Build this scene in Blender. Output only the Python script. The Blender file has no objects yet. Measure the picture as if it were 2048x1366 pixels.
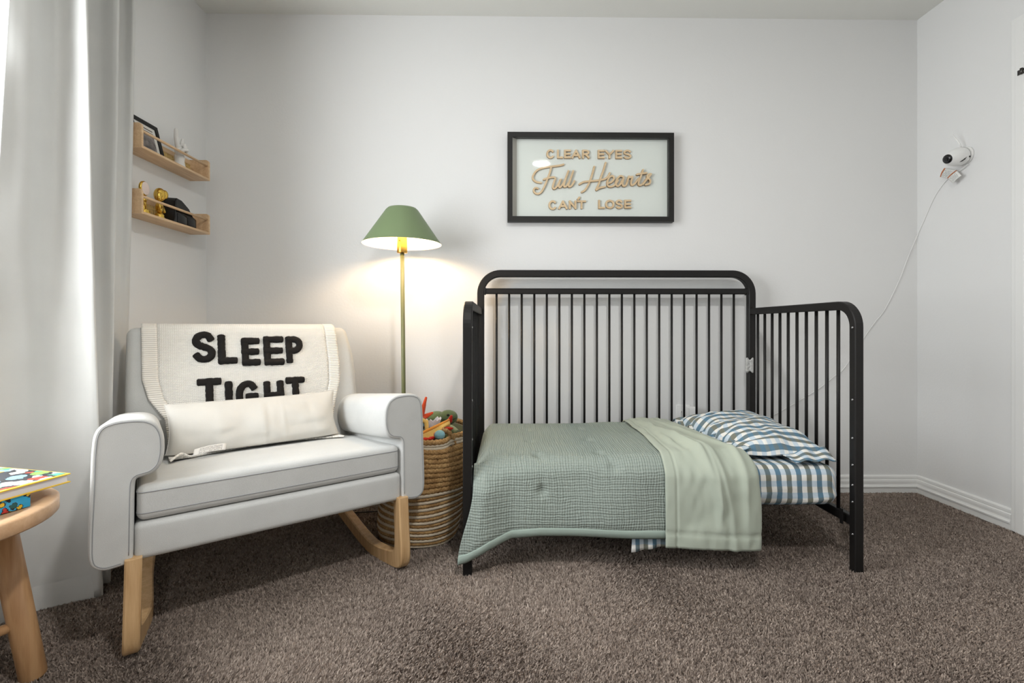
import bpy, math, random
import numpy as np
from mathutils import Vector, Matrix

random.seed(7)
rng = np.random.default_rng(7)
SC = bpy.context.scene
COL = SC.collection
PI = math.pi

# ------------------------------------------------------------------ camera, sky, exposure
cam_d = bpy.data.cameras.new('camera')
cam = bpy.data.objects.new('camera', cam_d)
COL.objects.link(cam)
cam.location = (0, 0, 0.854)
cam.rotation_euler = (PI / 2, 0, -math.radians(0.83))
cam_d.sensor_width = 36
cam_d.lens = 962 / 2048 * 36
cam_d.shift_y = -0.01416
cam_d.clip_start = 0.05
SC.camera = cam

SC.view_settings.view_transform = 'Standard'
SC.view_settings.look = 'None'
SC.view_settings.gamma = 1
SC.view_settings.use_curve_mapping = False
SC.view_settings.exposure = -0.22

SKY_STRENGTH = 12.5
CEILING_LAMP_STRENGTH = 560.0
BULB_STRENGTH = 320.0

world = bpy.data.worlds.new('sky')
SC.world = world
world.use_nodes = True
bg = world.node_tree.nodes['Background']
bg.inputs[0].default_value = (0.95, 0.98, 1.0, 1)
bg.inputs[1].default_value = SKY_STRENGTH

WALL_L, WALL_R, WALL_B, WALL_F, CEIL = -1.514, 2.133, 2.459, -2.04, 2.442
WIN_Y0, WIN_Y1, WIN_Z0, WIN_Z1 = 0.05, 1.62, 0.62, 2.12

# skylight enters through the window opening (portal only guides the sampling)
pl = bpy.data.lights.new('window_portal', 'AREA')
pl.shape = 'RECTANGLE'
pl.size, pl.size_y = WIN_Y1 - WIN_Y0, WIN_Z1 - WIN_Z0
pl.cycles.is_portal = True
po = bpy.data.objects.new('window_portal', pl)
COL.objects.link(po)
po.location = (WALL_L - 0.12, (WIN_Y0 + WIN_Y1) / 2, (WIN_Z0 + WIN_Z1) / 2)
po.rotation_euler = (PI / 2, 0, -PI / 2)


# ------------------------------------------------------------------ colour + materials
def lin(c):
    return tuple(((x / 255) / 12.92 if x / 255 <= 0.04045 else ((x / 255 + 0.055) / 1.055) ** 2.4) for x in c) + (1,)


class NT:
    """tiny node helper"""
    def __init__(s, name):
        s.m = bpy.data.materials.new(name)
        s.m.use_nodes = True
        s.t = s.m.node_tree
        s.b = s.t.nodes['Principled BSDF']
        s.out = s.t.nodes['Material Output']

    def n(s, typ, **kw):
        nd = s.t.nodes.new(typ)
        for k, v in kw.items():
            if k.startswith('i_'):
                key = k[2:]
                nd.inputs[int(key) if key.isdigit() else key.replace('_', ' ')].default_value = v
            else:
                setattr(nd, k, v)
        return nd

    def l(s, a, b):
        s.t.links.new(a, b)

    def coord(s, which='Object', scale=None, rot=None):
        tc = s.n('ShaderNodeTexCoord')
        o = tc.outputs[which]
        if scale or rot:
            mp = s.n('ShaderNodeMapping')
            if scale:
                mp.inputs['Scale'].default_value = scale
            if rot:
                mp.inputs['Rotation'].default_value = rot
            s.l(o, mp.inputs[0])
            o = mp.outputs[0]
        return o

    def ramp(s, fac, stops, interp='LINEAR'):
        r = s.n('ShaderNodeValToRGB')
        r.color_ramp.interpolation = interp
        e = r.color_ramp.elements
        while len(e) < len(stops):
            e.new(0.5)
        for el, (p, c) in zip(e, stops):
            el.position = p
            el.color = c
        s.l(fac, r.inputs[0])
        return r.outputs[0]

    def mathn(s, op, a, b=None, c=None):
        m = s.n('ShaderNodeMath', operation=op)
        for i, v in enumerate((a, b, c)):
            if v is None:
                continue
            if isinstance(v, (int, float)):
                m.inputs[i].default_value = v
            else:
                s.l(v, m.inputs[i])
        return m.outputs[0]

    def mix(s, fac, a, b):
        m = s.n('ShaderNodeMix', data_type='RGBA')
        for v, i in ((fac, 0), (a, 6), (b, 7)):
            if isinstance(v, (int, float)):
                m.inputs[i].default_value = v
            elif isinstance(v, tuple):
                m.inputs[i].default_value = v
            else:
                s.l(v, m.inputs[i])
        return m.outputs[2]

    def bump(s, h, strength=0.3, dist=0.002, normal=None):
        b = s.n('ShaderNodeBump')
        b.inputs['Strength'].default_value = strength
        b.inputs['Distance'].default_value = dist
        s.l(h, b.inputs['Height'])
        if normal is not None:
            s.l(normal, b.inputs['Normal'])
        return b.outputs[0]

    def noise(s, co, scale, detail=2, rough=0.5):
        n = s.n('ShaderNodeTexNoise')
        n.inputs['Scale'].default_value = scale
        n.inputs['Detail'].default_value = detail
        n.inputs['Roughness'].default_value = rough
        s.l(co, n.inputs['Vector'])
        return n.outputs[0]


def plain(name, c, rough=0.5, metal=0.0, spec=0.5, bump=None, var=0.0, vscale=8, sheen=0.0, coat=0.0):
    m = NT(name)
    m.b.inputs['Roughness'].default_value = rough
    m.b.inputs['Metallic'].default_value = metal
    m.b.inputs['Specular IOR Level'].default_value = spec
    if sheen:
        m.b.inputs['Sheen Weight'].default_value = sheen
        m.b.inputs['Sheen Roughness'].default_value = 0.5
    if coat:
        m.b.inputs['Coat Weight'].default_value = coat
    co = m.coord('Object')
    if var:
        nz = m.noise(co, vscale, 3)
        a = lin([min(255, x * (1 + var)) for x in c])
        b = lin([x * (1 - var) for x in c])
        m.l(m.ramp(nz, [(0.3, b), (0.7, a)]), m.b.inputs['Base Color'])
    else:
        m.b.inputs['Base Color'].default_value = lin(c)
    if bump:
        sc, st, di = bump
        m.l(m.bump(m.noise(co, sc, 3), st, di), m.b.inputs['Normal'])
    return m.m


def wood(name, c1, c2, axis='Z', scale=1.0, rough=0.45):
    m = NT(name)
    s = {'X': (1.5, 22, 22), 'Y': (22, 1.5, 22), 'Z': (22, 22, 1.5)}[axis]
    co = m.coord('Object', tuple(x * scale for x in s))
    n1 = m.noise(co, 2.2, 4, 0.6)
    n2 = m.noise(co, 9.0, 2, 0.5)
    f = m.mathn('ADD', m.mathn('MULTIPLY', n1, 0.75), m.mathn('MULTIPLY', n2, 0.25))
    m.l(m.ramp(f, [(0.35, lin(c2)), (0.62, lin(c1))]), m.b.inputs['Base Color'])
    m.b.inputs['Roughness'].default_value = rough
    m.l(m.bump(f, 0.08, 0.001), m.b.inputs['Normal'])
    return m.m


def fabric(name, c, scale=900, strength=0.35, var=0.03, rough=0.95, sheen=0.15, wrinkle=0.0):
    m = NT(name)
    co = m.coord('Object')
    nz = m.noise(co, scale, 2)
    big = m.noise(co, 14, 3)
    f = m.mathn('ADD', m.mathn('MULTIPLY', nz, 0.6), m.mathn('MULTIPLY', big, 0.4))
    m.l(m.ramp(f, [(0.3, lin([x * (1 - var) for x in c])), (0.7, lin([min(255, x * (1 + var)) for x in c]))]), m.b.inputs['Base Color'])
    m.b.inputs['Roughness'].default_value = rough
    m.b.inputs['Specular IOR Level'].default_value = 0.2
    m.b.inputs['Sheen Weight'].default_value = sheen
    nrm = m.bump(nz, strength, 0.0008)
    if wrinkle:
        w = m.noise(m.coord('Object', (1, 1, 0.35)), 9, 3)
        nrm = m.bump(w, wrinkle, 0.02, nrm)
    m.l(nrm, m.b.inputs['Normal'])
    return m.m


def uv_tri(m, co_out, sx, duty=0.5):
    """0/1 stripe from one coordinate, period sx"""
    fr = m.mathn('FRACT', m.mathn('DIVIDE', co_out, sx))
    return m.mathn('LESS_THAN', fr, duty)


def gingham(name, px, py):
    m = NT(name)
    uv = m.coord('UV')
    sep = m.n('ShaderNodeSeparateXYZ')
    m.l(uv, sep.inputs[0])
    sx = uv_tri(m, sep.outputs[0], px)
    sy = uv_tri(m, sep.outputs[1], py)
    par = uv_tri(m, sep.outputs[0], px * 2)
    amt = m.mathn('MULTIPLY_ADD', sy, 0.5, m.mathn('MULTIPLY', par, 0.45))
    dark = m.mix(amt, lin((108, 110, 97)), lin((66, 112, 140)))
    light = m.mix(sy, lin((230, 229, 224)), lin((190, 205, 217)))
    c = m.mix(sx, light, dark)
    weave = m.noise(m.coord('UV'), 1500, 1)
    m.l(m.mix(m.mathn('MULTIPLY', weave, 0.18), c, lin((205, 205, 200))), m.b.inputs['Base Color'])
    m.b.inputs['Roughness'].default_value = 0.9
    m.b.inputs['Specular IOR Level'].default_value = 0.15
    cr = m.noise(m.coord('UV'), 14, 3, 0.6)
    m.l(m.bump(weave, 0.15, 0.0006, m.bump(cr, 0.45, 0.012)), m.b.inputs['Normal'])
    return m.m


# wall paint with a light orange peel
def wall_paint(name, c):
    m = NT(name)
    co = m.coord('Object')
    m.b.inputs['Base Color'].default_value = lin(c)
    m.b.inputs['Roughness'].default_value = 0.62
    m.b.inputs['Specular IOR Level'].default_value = 0.25
    n = m.noise(co, 110, 3, 0.55)
    m.l(m.bump(n, 0.16, 0.003), m.b.inputs['Normal'])
    return m.m


M_WALL = wall_paint('wall_paint', (230, 230, 229))
M_CEIL = wall_paint('ceiling_paint', (232, 232, 227))
M_TRIM = plain('trim_paint', (236, 236, 234), 0.35)
M_BLACK = plain('black_metal', (20, 18, 17), 0.48, spec=0.35, bump=(400, 0.05, 0.001))
M_STEEL = plain('screw_steel', (150, 150, 150), 0.25, 1.0)
M_UPH = fabric('boucle_upholstery', (200, 201, 199), 620, 0.5, 0.035, wrinkle=0.03)
M_SEAM = plain('grey_seam_thread', (150, 152, 154), 0.9)
M_LEGWOOD = wood('light_ash_wood', (214, 178, 132), (190, 150, 104), 'Z', 1.0)
M_SHELFWOOD = wood('light_oak_shelf', (226, 196, 158), (204, 168, 130), 'Y', 1.2, 0.5)
M_TABLEWOOD = wood('table_beech', (208, 172, 136), (194, 155, 118), 'X', 1.0, 0.4)
M_TABLELEG = wood('table_leg_beech', (190, 150, 108), (162, 120, 80), 'Z', 1.0, 0.4)
M_GREEN = plain('sage_green_enamel', (114, 132, 95), 0.5)
M_POLE = plain('olive_pole_enamel', (112, 114, 76), 0.4)
M_SHADEIN = plain('white_enamel_inside', (244, 240, 226), 0.6)
M_BRASS = plain('brass', (214, 170, 84), 0.3, 1.0)
M_GOLD = plain('shiny_gold', (222, 184, 88), 0.2, 1.0)
M_CURTAIN = fabric('curtain_cloth', (204, 204, 201), 1200, 0.2, 0.015, 0.8, 0.3, wrinkle=0.1)
M_WHITEPL = plain('white_plastic', (238, 238, 236), 0.35)
M_DARKGLASS = plain('dark_lens', (14, 14, 15), 0.12)
M_CREAM = fabric('cream_linen', (208, 205, 198), 1000, 0.25, 0.02, wrinkle=0.25)
M_LETTERYARN = fabric('black_yarn', (30, 28, 27), 420, 1.0, 0.25, 0.95, 0.05)
M_COTTON = fabric('white_cotton_rope', (206, 192, 170), 420, 0.8, 0.12)
M_BLACKPL = plain('black_gloss', (18, 18, 19), 0.25)
M_CORDBLACK = plain('black_cord', (18, 17, 16), 0.6)
M_WHITECER = plain('white_ceramic', (226, 224, 220), 0.45)


def jute_mat():
    m = NT('jute_braid')
    co = m.coord('Object')
    n = m.noise(co, 160, 3, 0.6)
    n2 = m.noise(co, 26, 2)
    f = m.mathn('ADD', m.mathn('MULTIPLY', n, 0.6), m.mathn('MULTIPLY', n2, 0.4))
    m.l(m.ramp(f, [(0.32, lin((118, 88, 52))), (0.5, lin((168, 130, 82))), (0.68, lin((206, 172, 120)))]), m.b.inputs['Base Color'])
    m.b.inputs['Roughness'].default_value = 0.9
    m.l(m.bump(n, 0.7, 0.004), m.b.inputs['Normal'])
    return m.m


M_JUTE = jute_mat()


def knit_mat(name, c, rib=False):
    m = NT(name)
    uv = m.coord('UV')
    sep = m.n('ShaderNodeSeparateXYZ')
    m.l(uv, sep.inputs[0])
    u, v = sep.outputs[0], sep.outputs[1]
    if rib:
        h = m.mathn('SINE', m.mathn('MULTIPLY', v, 2 * PI / 0.0075))
        st = 0.5
    else:
        # V-shaped stitches
        a = m.mathn('ABSOLUTE', m.mathn('SUBTRACT', m.mathn('FRACT', m.mathn('DIVIDE', u, 0.0065)), 0.5))
        h = m.mathn('SINE', m.mathn('ADD', m.mathn('MULTIPLY', v, 2 * PI / 0.006), m.mathn('MULTIPLY', a, 5.0)))
        h = m.mathn('ADD', h, m.mathn('MULTIPLY', a, 2.0))
        st = 0.6
    hn = m.mathn('MULTIPLY_ADD', h, 0.5, 0.5)
    m.l(m.ramp(hn, [(0.0, lin([x * 0.93 for x in c])), (0.4, lin(c))]), m.b.inputs['Base Color'])
    m.b.inputs['Roughness'].default_value = 0.95
    m.b.inputs['Specular IOR Level'].default_value = 0.15
    m.b.inputs['Sheen Weight'].default_value = 0.2
    m.l(m.bump(hn, st, 0.0035), m.b.inputs['Normal'])
    return m.m


M_KNIT = knit_mat('cream_knit', (243, 240, 233))
M_RIB = knit_mat('cream_rib_knit', (241, 237, 229), True)


def gauze_mat():
    """crinkled double gauze: fine folds along both directions"""
    m = NT('sage_gauze')
    uv = m.coord('UV')
    dn = m.n('ShaderNodeTexNoise')
    dn.inputs['Scale'].default_value = 10
    dn.inputs['Detail'].default_value = 3
    m.l(uv, dn.inputs['Vector'])
    vm = m.n('ShaderNodeVectorMath', operation='MULTIPLY_ADD')
    m.l(dn.outputs['Color'], vm.inputs[0])
    vm.inputs[1].default_value = (0.024, 0.024, 0)
    m.l(uv, vm.inputs[2])
    sep = m.n('ShaderNodeSeparateXYZ')
    m.l(vm.outputs[0], sep.inputs[0])
    a = m.mathn('SINE', m.mathn('MULTIPLY', sep.outputs[0], 2 * PI / 0.0088))
    b = m.mathn('SINE', m.mathn('MULTIPLY', sep.outputs[1], 2 * PI / 0.0092))
    vv = m.n('ShaderNodeSeparateXYZ')
    m.l(uv, vv.inputs[0])
    # the cross folds show mainly on the hanging part
    wgt = m.n('ShaderNodeMapRange')
    wgt.inputs['From Min'].default_value = 0.30
    wgt.inputs['From Max'].default_value = 0.60
    wgt.inputs['To Min'].default_value = 0.15
    wgt.inputs['To Max'].default_value = 1.0
    m.l(vv.outputs[1], wgt.inputs[0])
    na = m.mathn('MULTIPLY_ADD', m.noise(m.coord('UV', (60, 9, 1)), 1.0, 2), 1.6, -0.05)
    nb = m.mathn('MULTIPLY_ADD', m.noise(m.coord('UV', (9, 60, 1)), 1.0, 2), 1.6, -0.05)
    h = m.mathn('ADD', m.mathn('MULTIPLY', a, na), m.mathn('MULTIPLY', m.mathn('MULTIPLY', b, nb), wgt.outputs[0]))
    hn = m.mathn('MULTIPLY_ADD', h, 0.25, 0.5)
    c = m.ramp(hn, [(0.02, lin((126, 138, 134))), (0.35, lin((143, 153, 147))), (0.95, lin((152, 161, 155)))])
    big = m.noise(uv, 3.0, 2)
    c = m.mix(m.mathn('MULTIPLY', big, 0.35), c, lin((152, 162, 148)))
    m.l(c, m.b.inputs['Base Color'])
    m.b.inputs['Roughness'].default_value = 0.95
    m.b.inputs['Specular IOR Level'].default_value = 0.05
    m.l(m.bump(hn, 0.7, 0.0045), m.b.inputs['Normal'])
    return m.m


M_GAUZE = gauze_mat()
M_SAGE = fabric('smooth_sage_cotton', (170, 178, 164), 900, 0.15, 0.02, 0.85, 0.1)
M_SHEET = gingham('gingham_sheet', 0.037, 0.042)
M_PILLOWG = gingham('gingham_pillowcase', 0.036, 0.044)


def carpet_mat(name, attr):
    m = NT(name)
    co = m.coord('Object')
    n = m.noise(co, 2.2, 3, 0.6)
    base = m.ramp(n, [(0.35, lin((148, 132, 121))), (0.65, lin((172, 156, 144)))])
    if attr:
        at = m.n('ShaderNodeAttribute')
        at.attribute_name = 'tint'
        base = m.mix(at.outputs['Fac'], m.mix(0.55, base, lin((76, 64, 57))), m.mix(0.5, base, lin((206, 192, 180))))
    else:
        base = m.mix(m.noise(co, 300, 2), base, lin((60, 50, 45)))
    m.l(base, m.b.inputs['Base Color'])
    m.b.inputs['Roughness'].default_value = 1.0
    m.b.inputs['Specular IOR Level'].default_value = 0.05
    m.b.inputs['Sheen Weight'].default_value = 0.08
    return m.m


M_CARPET = carpet_mat('carpet_backing', False)
M_PILE = carpet_mat('carpet_yarn', True)


def glass_mat(name):
    m = NT(name)
    tr = m.n('ShaderNodeBsdfTransparent')
    gl = m.n('ShaderNodeBsdfGlossy')
    gl.inputs['Roughness'].default_value = 0.02
    lw = m.n('ShaderNodeLayerWeight')
    lw.inputs[0].default_value = 0.5
    f5 = m.mathn('MULTIPLY_ADD', m.mathn('POWER', lw.outputs['Facing'], 5.0), 0.90, 0.035)
    mx = m.n('ShaderNodeMixShader')
    m.l(f5, mx.inputs[0])
    m.l(tr.outputs[0], mx.inputs[1])
    m.l(gl.outputs[0], mx.inputs[2])
    m.l(mx.outputs[0], m.out.inputs['Surface'])
    return m.m


M_GLASS = glass_mat('clear_glass')


def emit(name, c, s):
    m = NT(name)
    m.b.inputs['Base Color'].default_value = (0.8, 0.8, 0.8, 1)
    m.b.inputs['Emission Color'].default_value = c
    m.b.inputs['Emission Strength'].default_value = s
    return m.m


M_LED = emit('led_diffuser', (1.0, 0.985, 0.96, 1), CEILING_LAMP_STRENGTH)
M_BULB = emit('warm_bulb', (1.0, 0.72, 0.44, 1), BULB_STRENGTH)


# ------------------------------------------------------------------ object helpers
def link(o, parent=None):
    COL.objects.link(o)
    if parent is not None:
        o.parent = parent
    return o


def mesh(name, V, F, m, parent=None, smooth=True, uv=None, mat_idx=None):
    me = bpy.data.meshes.new(name)
    me.from_pydata([tuple(v) for v in V], [], [tuple(f) for f in F])
    mats = m if isinstance(m, (list, tuple)) else [m]
    for x in mats:
        me.materials.append(x)
    if mat_idx is not None:
        me.polygons.foreach_set('material_index', mat_idx)
    if uv is not None:
        ul = me.uv_layers.new(name='UVMap')
        li = np.empty(len(me.loops), dtype=np.int32)
        me.loops.foreach_get('vertex_index', li)
        ul.data.foreach_set('uv', np.asarray(uv, dtype=np.float32)[li].ravel())
    if smooth:
        me.polygons.foreach_set('use_smooth', [True] * len(me.polygons))
    me.update()
    o = bpy.data.objects.new(name, me)
    return link(o, parent)


def thing(name, label, cat, loc=(0, 0, 0), rz=0.0, group=None):
    o = bpy.data.objects.new(name, None)
    o.empty_display_size = 0.05
    COL.objects.link(o)
    o.location = loc
    o.rotation_euler = (0, 0, rz)
    tag(o, label, cat, group)
    return o


def tag(o, label, cat, group=None, kind=None):
    o['label'] = label
    o['category'] = cat
    if group:
        o['group'] = group
    if kind:
        o['kind'] = kind
    return o


def struct(o, label, cat):
    o['kind'] = 'structure'
    o['label'] = label
    o['category'] = cat
    return o


def bevel(o, w, seg=2, angle=35):
    md = o.modifiers.new('bevel', 'BEVEL')
    md.width = w
    md.segments = seg
    md.limit_method = 'ANGLE'
    md.angle_limit = math.radians(angle)
    md.use_clamp_overlap = True
    return o


def subsurf(o, n=2):
    md = o.modifiers.new('sub', 'SUBSURF')
    md.levels = n
    md.render_levels = n
    return o


def solidify(o, t, off=-1):
    md = o.modifiers.new('thick', 'SOLIDIFY')
    md.thickness = t
    md.offset = off
    return o


BOXF = [(0, 3, 2, 1), (4, 5, 6, 7), (0, 1, 5, 4), (1, 2, 6, 5), (2, 3, 7, 6), (3, 0, 4, 7)]


def boxvf(x0, x1, y0, y1, z0, z1):
    return [(x0, y0, z0), (x1, y0, z0), (x1, y1, z0), (x0, y1, z0), (x0, y0, z1), (x1, y0, z1), (x1, y1, z1), (x0, y1, z1)], list(BOXF)


def join(*vf):
    V, F = [], []
    for v, f in vf:
        k = len(V)
        V += list(v)
        F += [tuple(i + k for i in q) for q in f]
    return V, F


def box(name, b, m, parent=None, bev=0.0, seg=2):
    o = mesh(name, *boxvf(*b), m, parent, smooth=bev > 0)
    if bev:
        bevel(o, bev, seg)
    return o


def grid(fn, nu, nv, flip=False):
    V = [fn(i / nu, j / nv) for j in range(nv + 1) for i in range(nu + 1)]
    F = []
    for j in range(nv):
        for i in range(nu):
            a = j * (nu + 1) + i
            q = (a, a + 1, a + nu + 2, a + nu + 1)
            F.append(q[::-1] if flip else q)
    return V, F


def lathe(prof, seg=32, c=(0, 0, 0), close=False):
    """prof: (r, z) list"""
    V, F = [], []
    n = len(prof)
    for i in range(seg):
        a = 2 * PI * i / seg
        for r, z in prof:
            V.append((c[0] + r * math.cos(a), c[1] + r * math.sin(a), c[2] + z))
    for i in range(seg):
        j = (i + 1) % seg
        for k in range(n if close else n - 1):
            k2 = (k + 1) % n
            F.append((i * n + k, j * n + k, j * n + k2, i * n + k2))
    return V, F


def frame_along(P, ref=None):
    P = [Vector(p) for p in P]
    out = []
    n = len(P)
    T = [(P[min(i + 1, n - 1)] - P[max(i - 1, 0)]).normalized() for i in range(n)]
    r = Vector(ref) if ref is not None else (Vector((0, 0, 1)) if abs(T[0].z) < 0.9 else Vector((1, 0, 0)))
    s = (r - T[0] * r.dot(T[0])).normalized()
    for i in range(n):
        s = (s - T[i] * s.dot(T[i])).normalized()
        out.append((P[i], T[i], s, T[i].cross(s).normalized()))
    return out


def tube(P, R, seg=10, caps=True, ref=None):
    if not isinstance(R, (list, tuple, np.ndarray)):
        R = [R] * len(P)
    V, F = [], []
    for (p, t, a, b), r in zip(frame_along(P, ref), R):
        for k in range(seg):
            th = 2 * PI * k / seg
            V.append(tuple(p + a * (r * math.cos(th)) + b * (r * math.sin(th))))
    n = len(P)
    for i in range(n - 1):
        for k in range(seg):
            k2 = (k + 1) % seg
            F.append((i * seg + k, i * seg + k2, (i + 1) * seg + k2, (i + 1) * seg + k))
    if caps:
        F.append(tuple(range(seg))[::-1])
        F.append(tuple((n - 1) * seg + k for k in range(seg)))
    return V, F


def capsule(a, b, ra, rb, seg=12):
    """rounded-end tapered tube"""
    a, b = Vector(a), Vector(b)
    d = (b - a).normalized()
    P, R = [], []
    for k in range(5):
        t = PI / 2 * k / 4
        P.append(a - d * ra * math.cos(t))
        R.append(max(1e-4, ra * math.sin(t)))
    for k in range(5):
        t = PI / 2 * k / 4
        P.append(b + d * rb * math.sin(t))
        R.append(max(1e-4, rb * math.cos(t)))
    return tube(P, R, seg)


def sweep(P, N, w, d, ch=0.003, caps=True):
    """rectangular bar swept along a planar path; N = plane normal, w = in plane, d = along N"""
    N = Vector(N).normalized()
    P = [Vector(p) for p in P]
    hw, hd = w / 2, d / 2
    prof = [(hw - ch, hd), (hw, hd - ch), (hw, -hd + ch), (hw - ch, -hd), (-hw + ch, -hd), (-hw, -hd + ch), (-hw, hd - ch), (-hw + ch, hd)]
    V, F = [], []
    n = len(P)
    for i in range(n):
        t = (P[min(i + 1, n - 1)] - P[max(i - 1, 0)]).normalized()
        q = t.cross(N).normalized()
        if 0 < i < n - 1:
            t1 = (P[i] - P[i - 1]).normalized()
            sc = 1 / max(0.5, t.dot(t1))
        else:
            sc = 1
        for a, b in prof:
            V.append(tuple(P[i] + q * (a * sc) + N * b))
    for i in range(n - 1):
        for k in range(8):
            k2 = (k + 1) % 8
            F.append((i * 8 + k, i * 8 + k2, (i + 1) * 8 + k2, (i + 1) * 8 + k))
    if caps:
        F.append(tuple(range(8))[::-1])
        F.append(tuple((n - 1) * 8 + k for k in range(8)))
    return V, F


def ellipsoid(c, r, rot=None, nu=20, nv=12):
    V, F = [], []
    R = rot if rot is not None else Matrix.Identity(3)
    for j in range(nv + 1):
        ph = -PI / 2 + PI * j / nv
        for i in range(nu):
            th = 2 * PI * i / nu
            p = Vector((r[0] * math.cos(ph) * math.cos(th), r[1] * math.cos(ph) * math.sin(th), r[2] * math.sin(ph)))
            V.append(tuple(Vector(c) + R @ p))
    for j in range(nv):
        for i in range(nu):
            i2 = (i + 1) % nu
            F.append((j * nu + i, j * nu + i2, (j + 1) * nu + i2, (j + 1) * nu + i))
    return V, F


def catmull(P, n=8, closed=False):
    P = [np.array(p, float) for p in P]
    out = []
    m = len(P)
    rg = range(m) if closed else range(m - 1)
    for i in rg:
        if closed:
            p0, p1, p2, p3 = P[i - 1], P[i], P[(i + 1) % m], P[(i + 2) % m]
        else:
            p0, p1, p2, p3 = P[max(i - 1, 0)], P[i], P[i + 1], P[min(i + 2, m - 1)]
        for k in range(n):
            t = k / n
            out.append(0.5 * (2 * p1 + (p2 - p0) * t + (2 * p0 - 5 * p1 + 4 * p2 - p3) * t * t + (3 * p1 - p0 - 3 * p2 + p3) * t ** 3))
    if not closed:
        out.append(P[-1])
    return out


def lerp(a, b, t):
    return a + (b - a) * t


def pw(x, xs, ys):
    return float(np.interp(x, xs, ys))


def smooth01(x):
    x = max(0.0, min(1.0, x))
    return x * x * (3 - 2 * x)


# smooth lattice noise, world units
_perm = rng.random((64, 64))


def vnoise(x, y):
    xi, yi = math.floor(x), math.floor(y)
    fx, fy = x - xi, y - yi
    fx, fy = fx * fx * (3 - 2 * fx), fy * fy * (3 - 2 * fy)
    g = lambda i, j: _perm[i % 64, j % 64]
    return lerp(lerp(g(xi, yi), g(xi + 1, yi), fx), lerp(g(xi, yi + 1), g(xi + 1, yi + 1), fx), fy) * 2 - 1


# stroke lettering ---------------------------------------------------------
def ribbon(P, w, h, Mf, dome=False, round_ends=True, jit=0.0, sq=1.0):
    """P: 2D centre line. Mf(u, v, height) -> 3D."""
    P = [np.array(p, float) for p in P]
    # resample
    d = [0]
    for a, b in zip(P[:-1], P[1:]):
        d.append(d[-1] + float(np.linalg.norm(b - a)))
    n = max(2, int(d[-1] / (w * 0.22)))
    s = np.linspace(0, d[-1], n)
    Q = np.stack([np.interp(s, d, [p[0] for p in P]), np.interp(s, d, [p[1] for p in P])], 1)
    T = np.gradient(Q, axis=0)
    T /= np.linalg.norm(T, axis=1)[:, None] + 1e-9
    rows = []
    r = w / 2
    e = 4 if round_ends else 0
    for k in range(e):
        t = PI / 2 * (k + 0.15) / e
        rows.append((Q[0] - T[0] * r * sq * math.cos(t), T[0], r * math.sin(t) ** sq))
    for q, t in zip(Q, T):
        rows.append((q, t, r))
    for k in range(e - 1, -1, -1):
        t = PI / 2 * (k + 0.15) / e
        rows.append((Q[-1] + T[-1] * r * sq * math.cos(t), T[-1], r * math.sin(t) ** sq))
    if dome:
        prof = [(-1, 0), (-0.9, 0.55), (-0.55, 0.9), (0, 1), (0.55, 0.9), (0.9, 0.55), (1, 0)]
    else:
        prof = [(-1, 0), (-1, 0.9), (-0.93, 1), (0.93, 1), (1, 0.9), (1, 0)]
    V, F, I = [], [], []
    K = len(prof)
    for ri, (q, t, rr) in enumerate(rows):
        hh = h * (1 + 0.06 * ri / len(rows))     # overlapping strokes never share a plane
        nrm = np.array([-t[1], t[0]])
        jr = rr * (1 + (random.random() - 0.5) * jit)
        for a, b in prof:
            p = q + nrm * a * jr
            V.append(tuple(Mf(p[0], p[1], b * hh)))
    for i in range(len(rows) - 1):
        for k in range(K - 1):
            F.append((i * K + k, i * K + k + 1, (i + 1) * K + k + 1, (i + 1) * K + k))
            I.append(0 if (dome or k == 2) else 1)
    F.append(tuple(range(K)))
    F.append(tuple((len(rows) - 1) * K + k for k in range(K))[::-1])
    I += [0 if dome else 1] * 2
    return V, F, I


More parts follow.
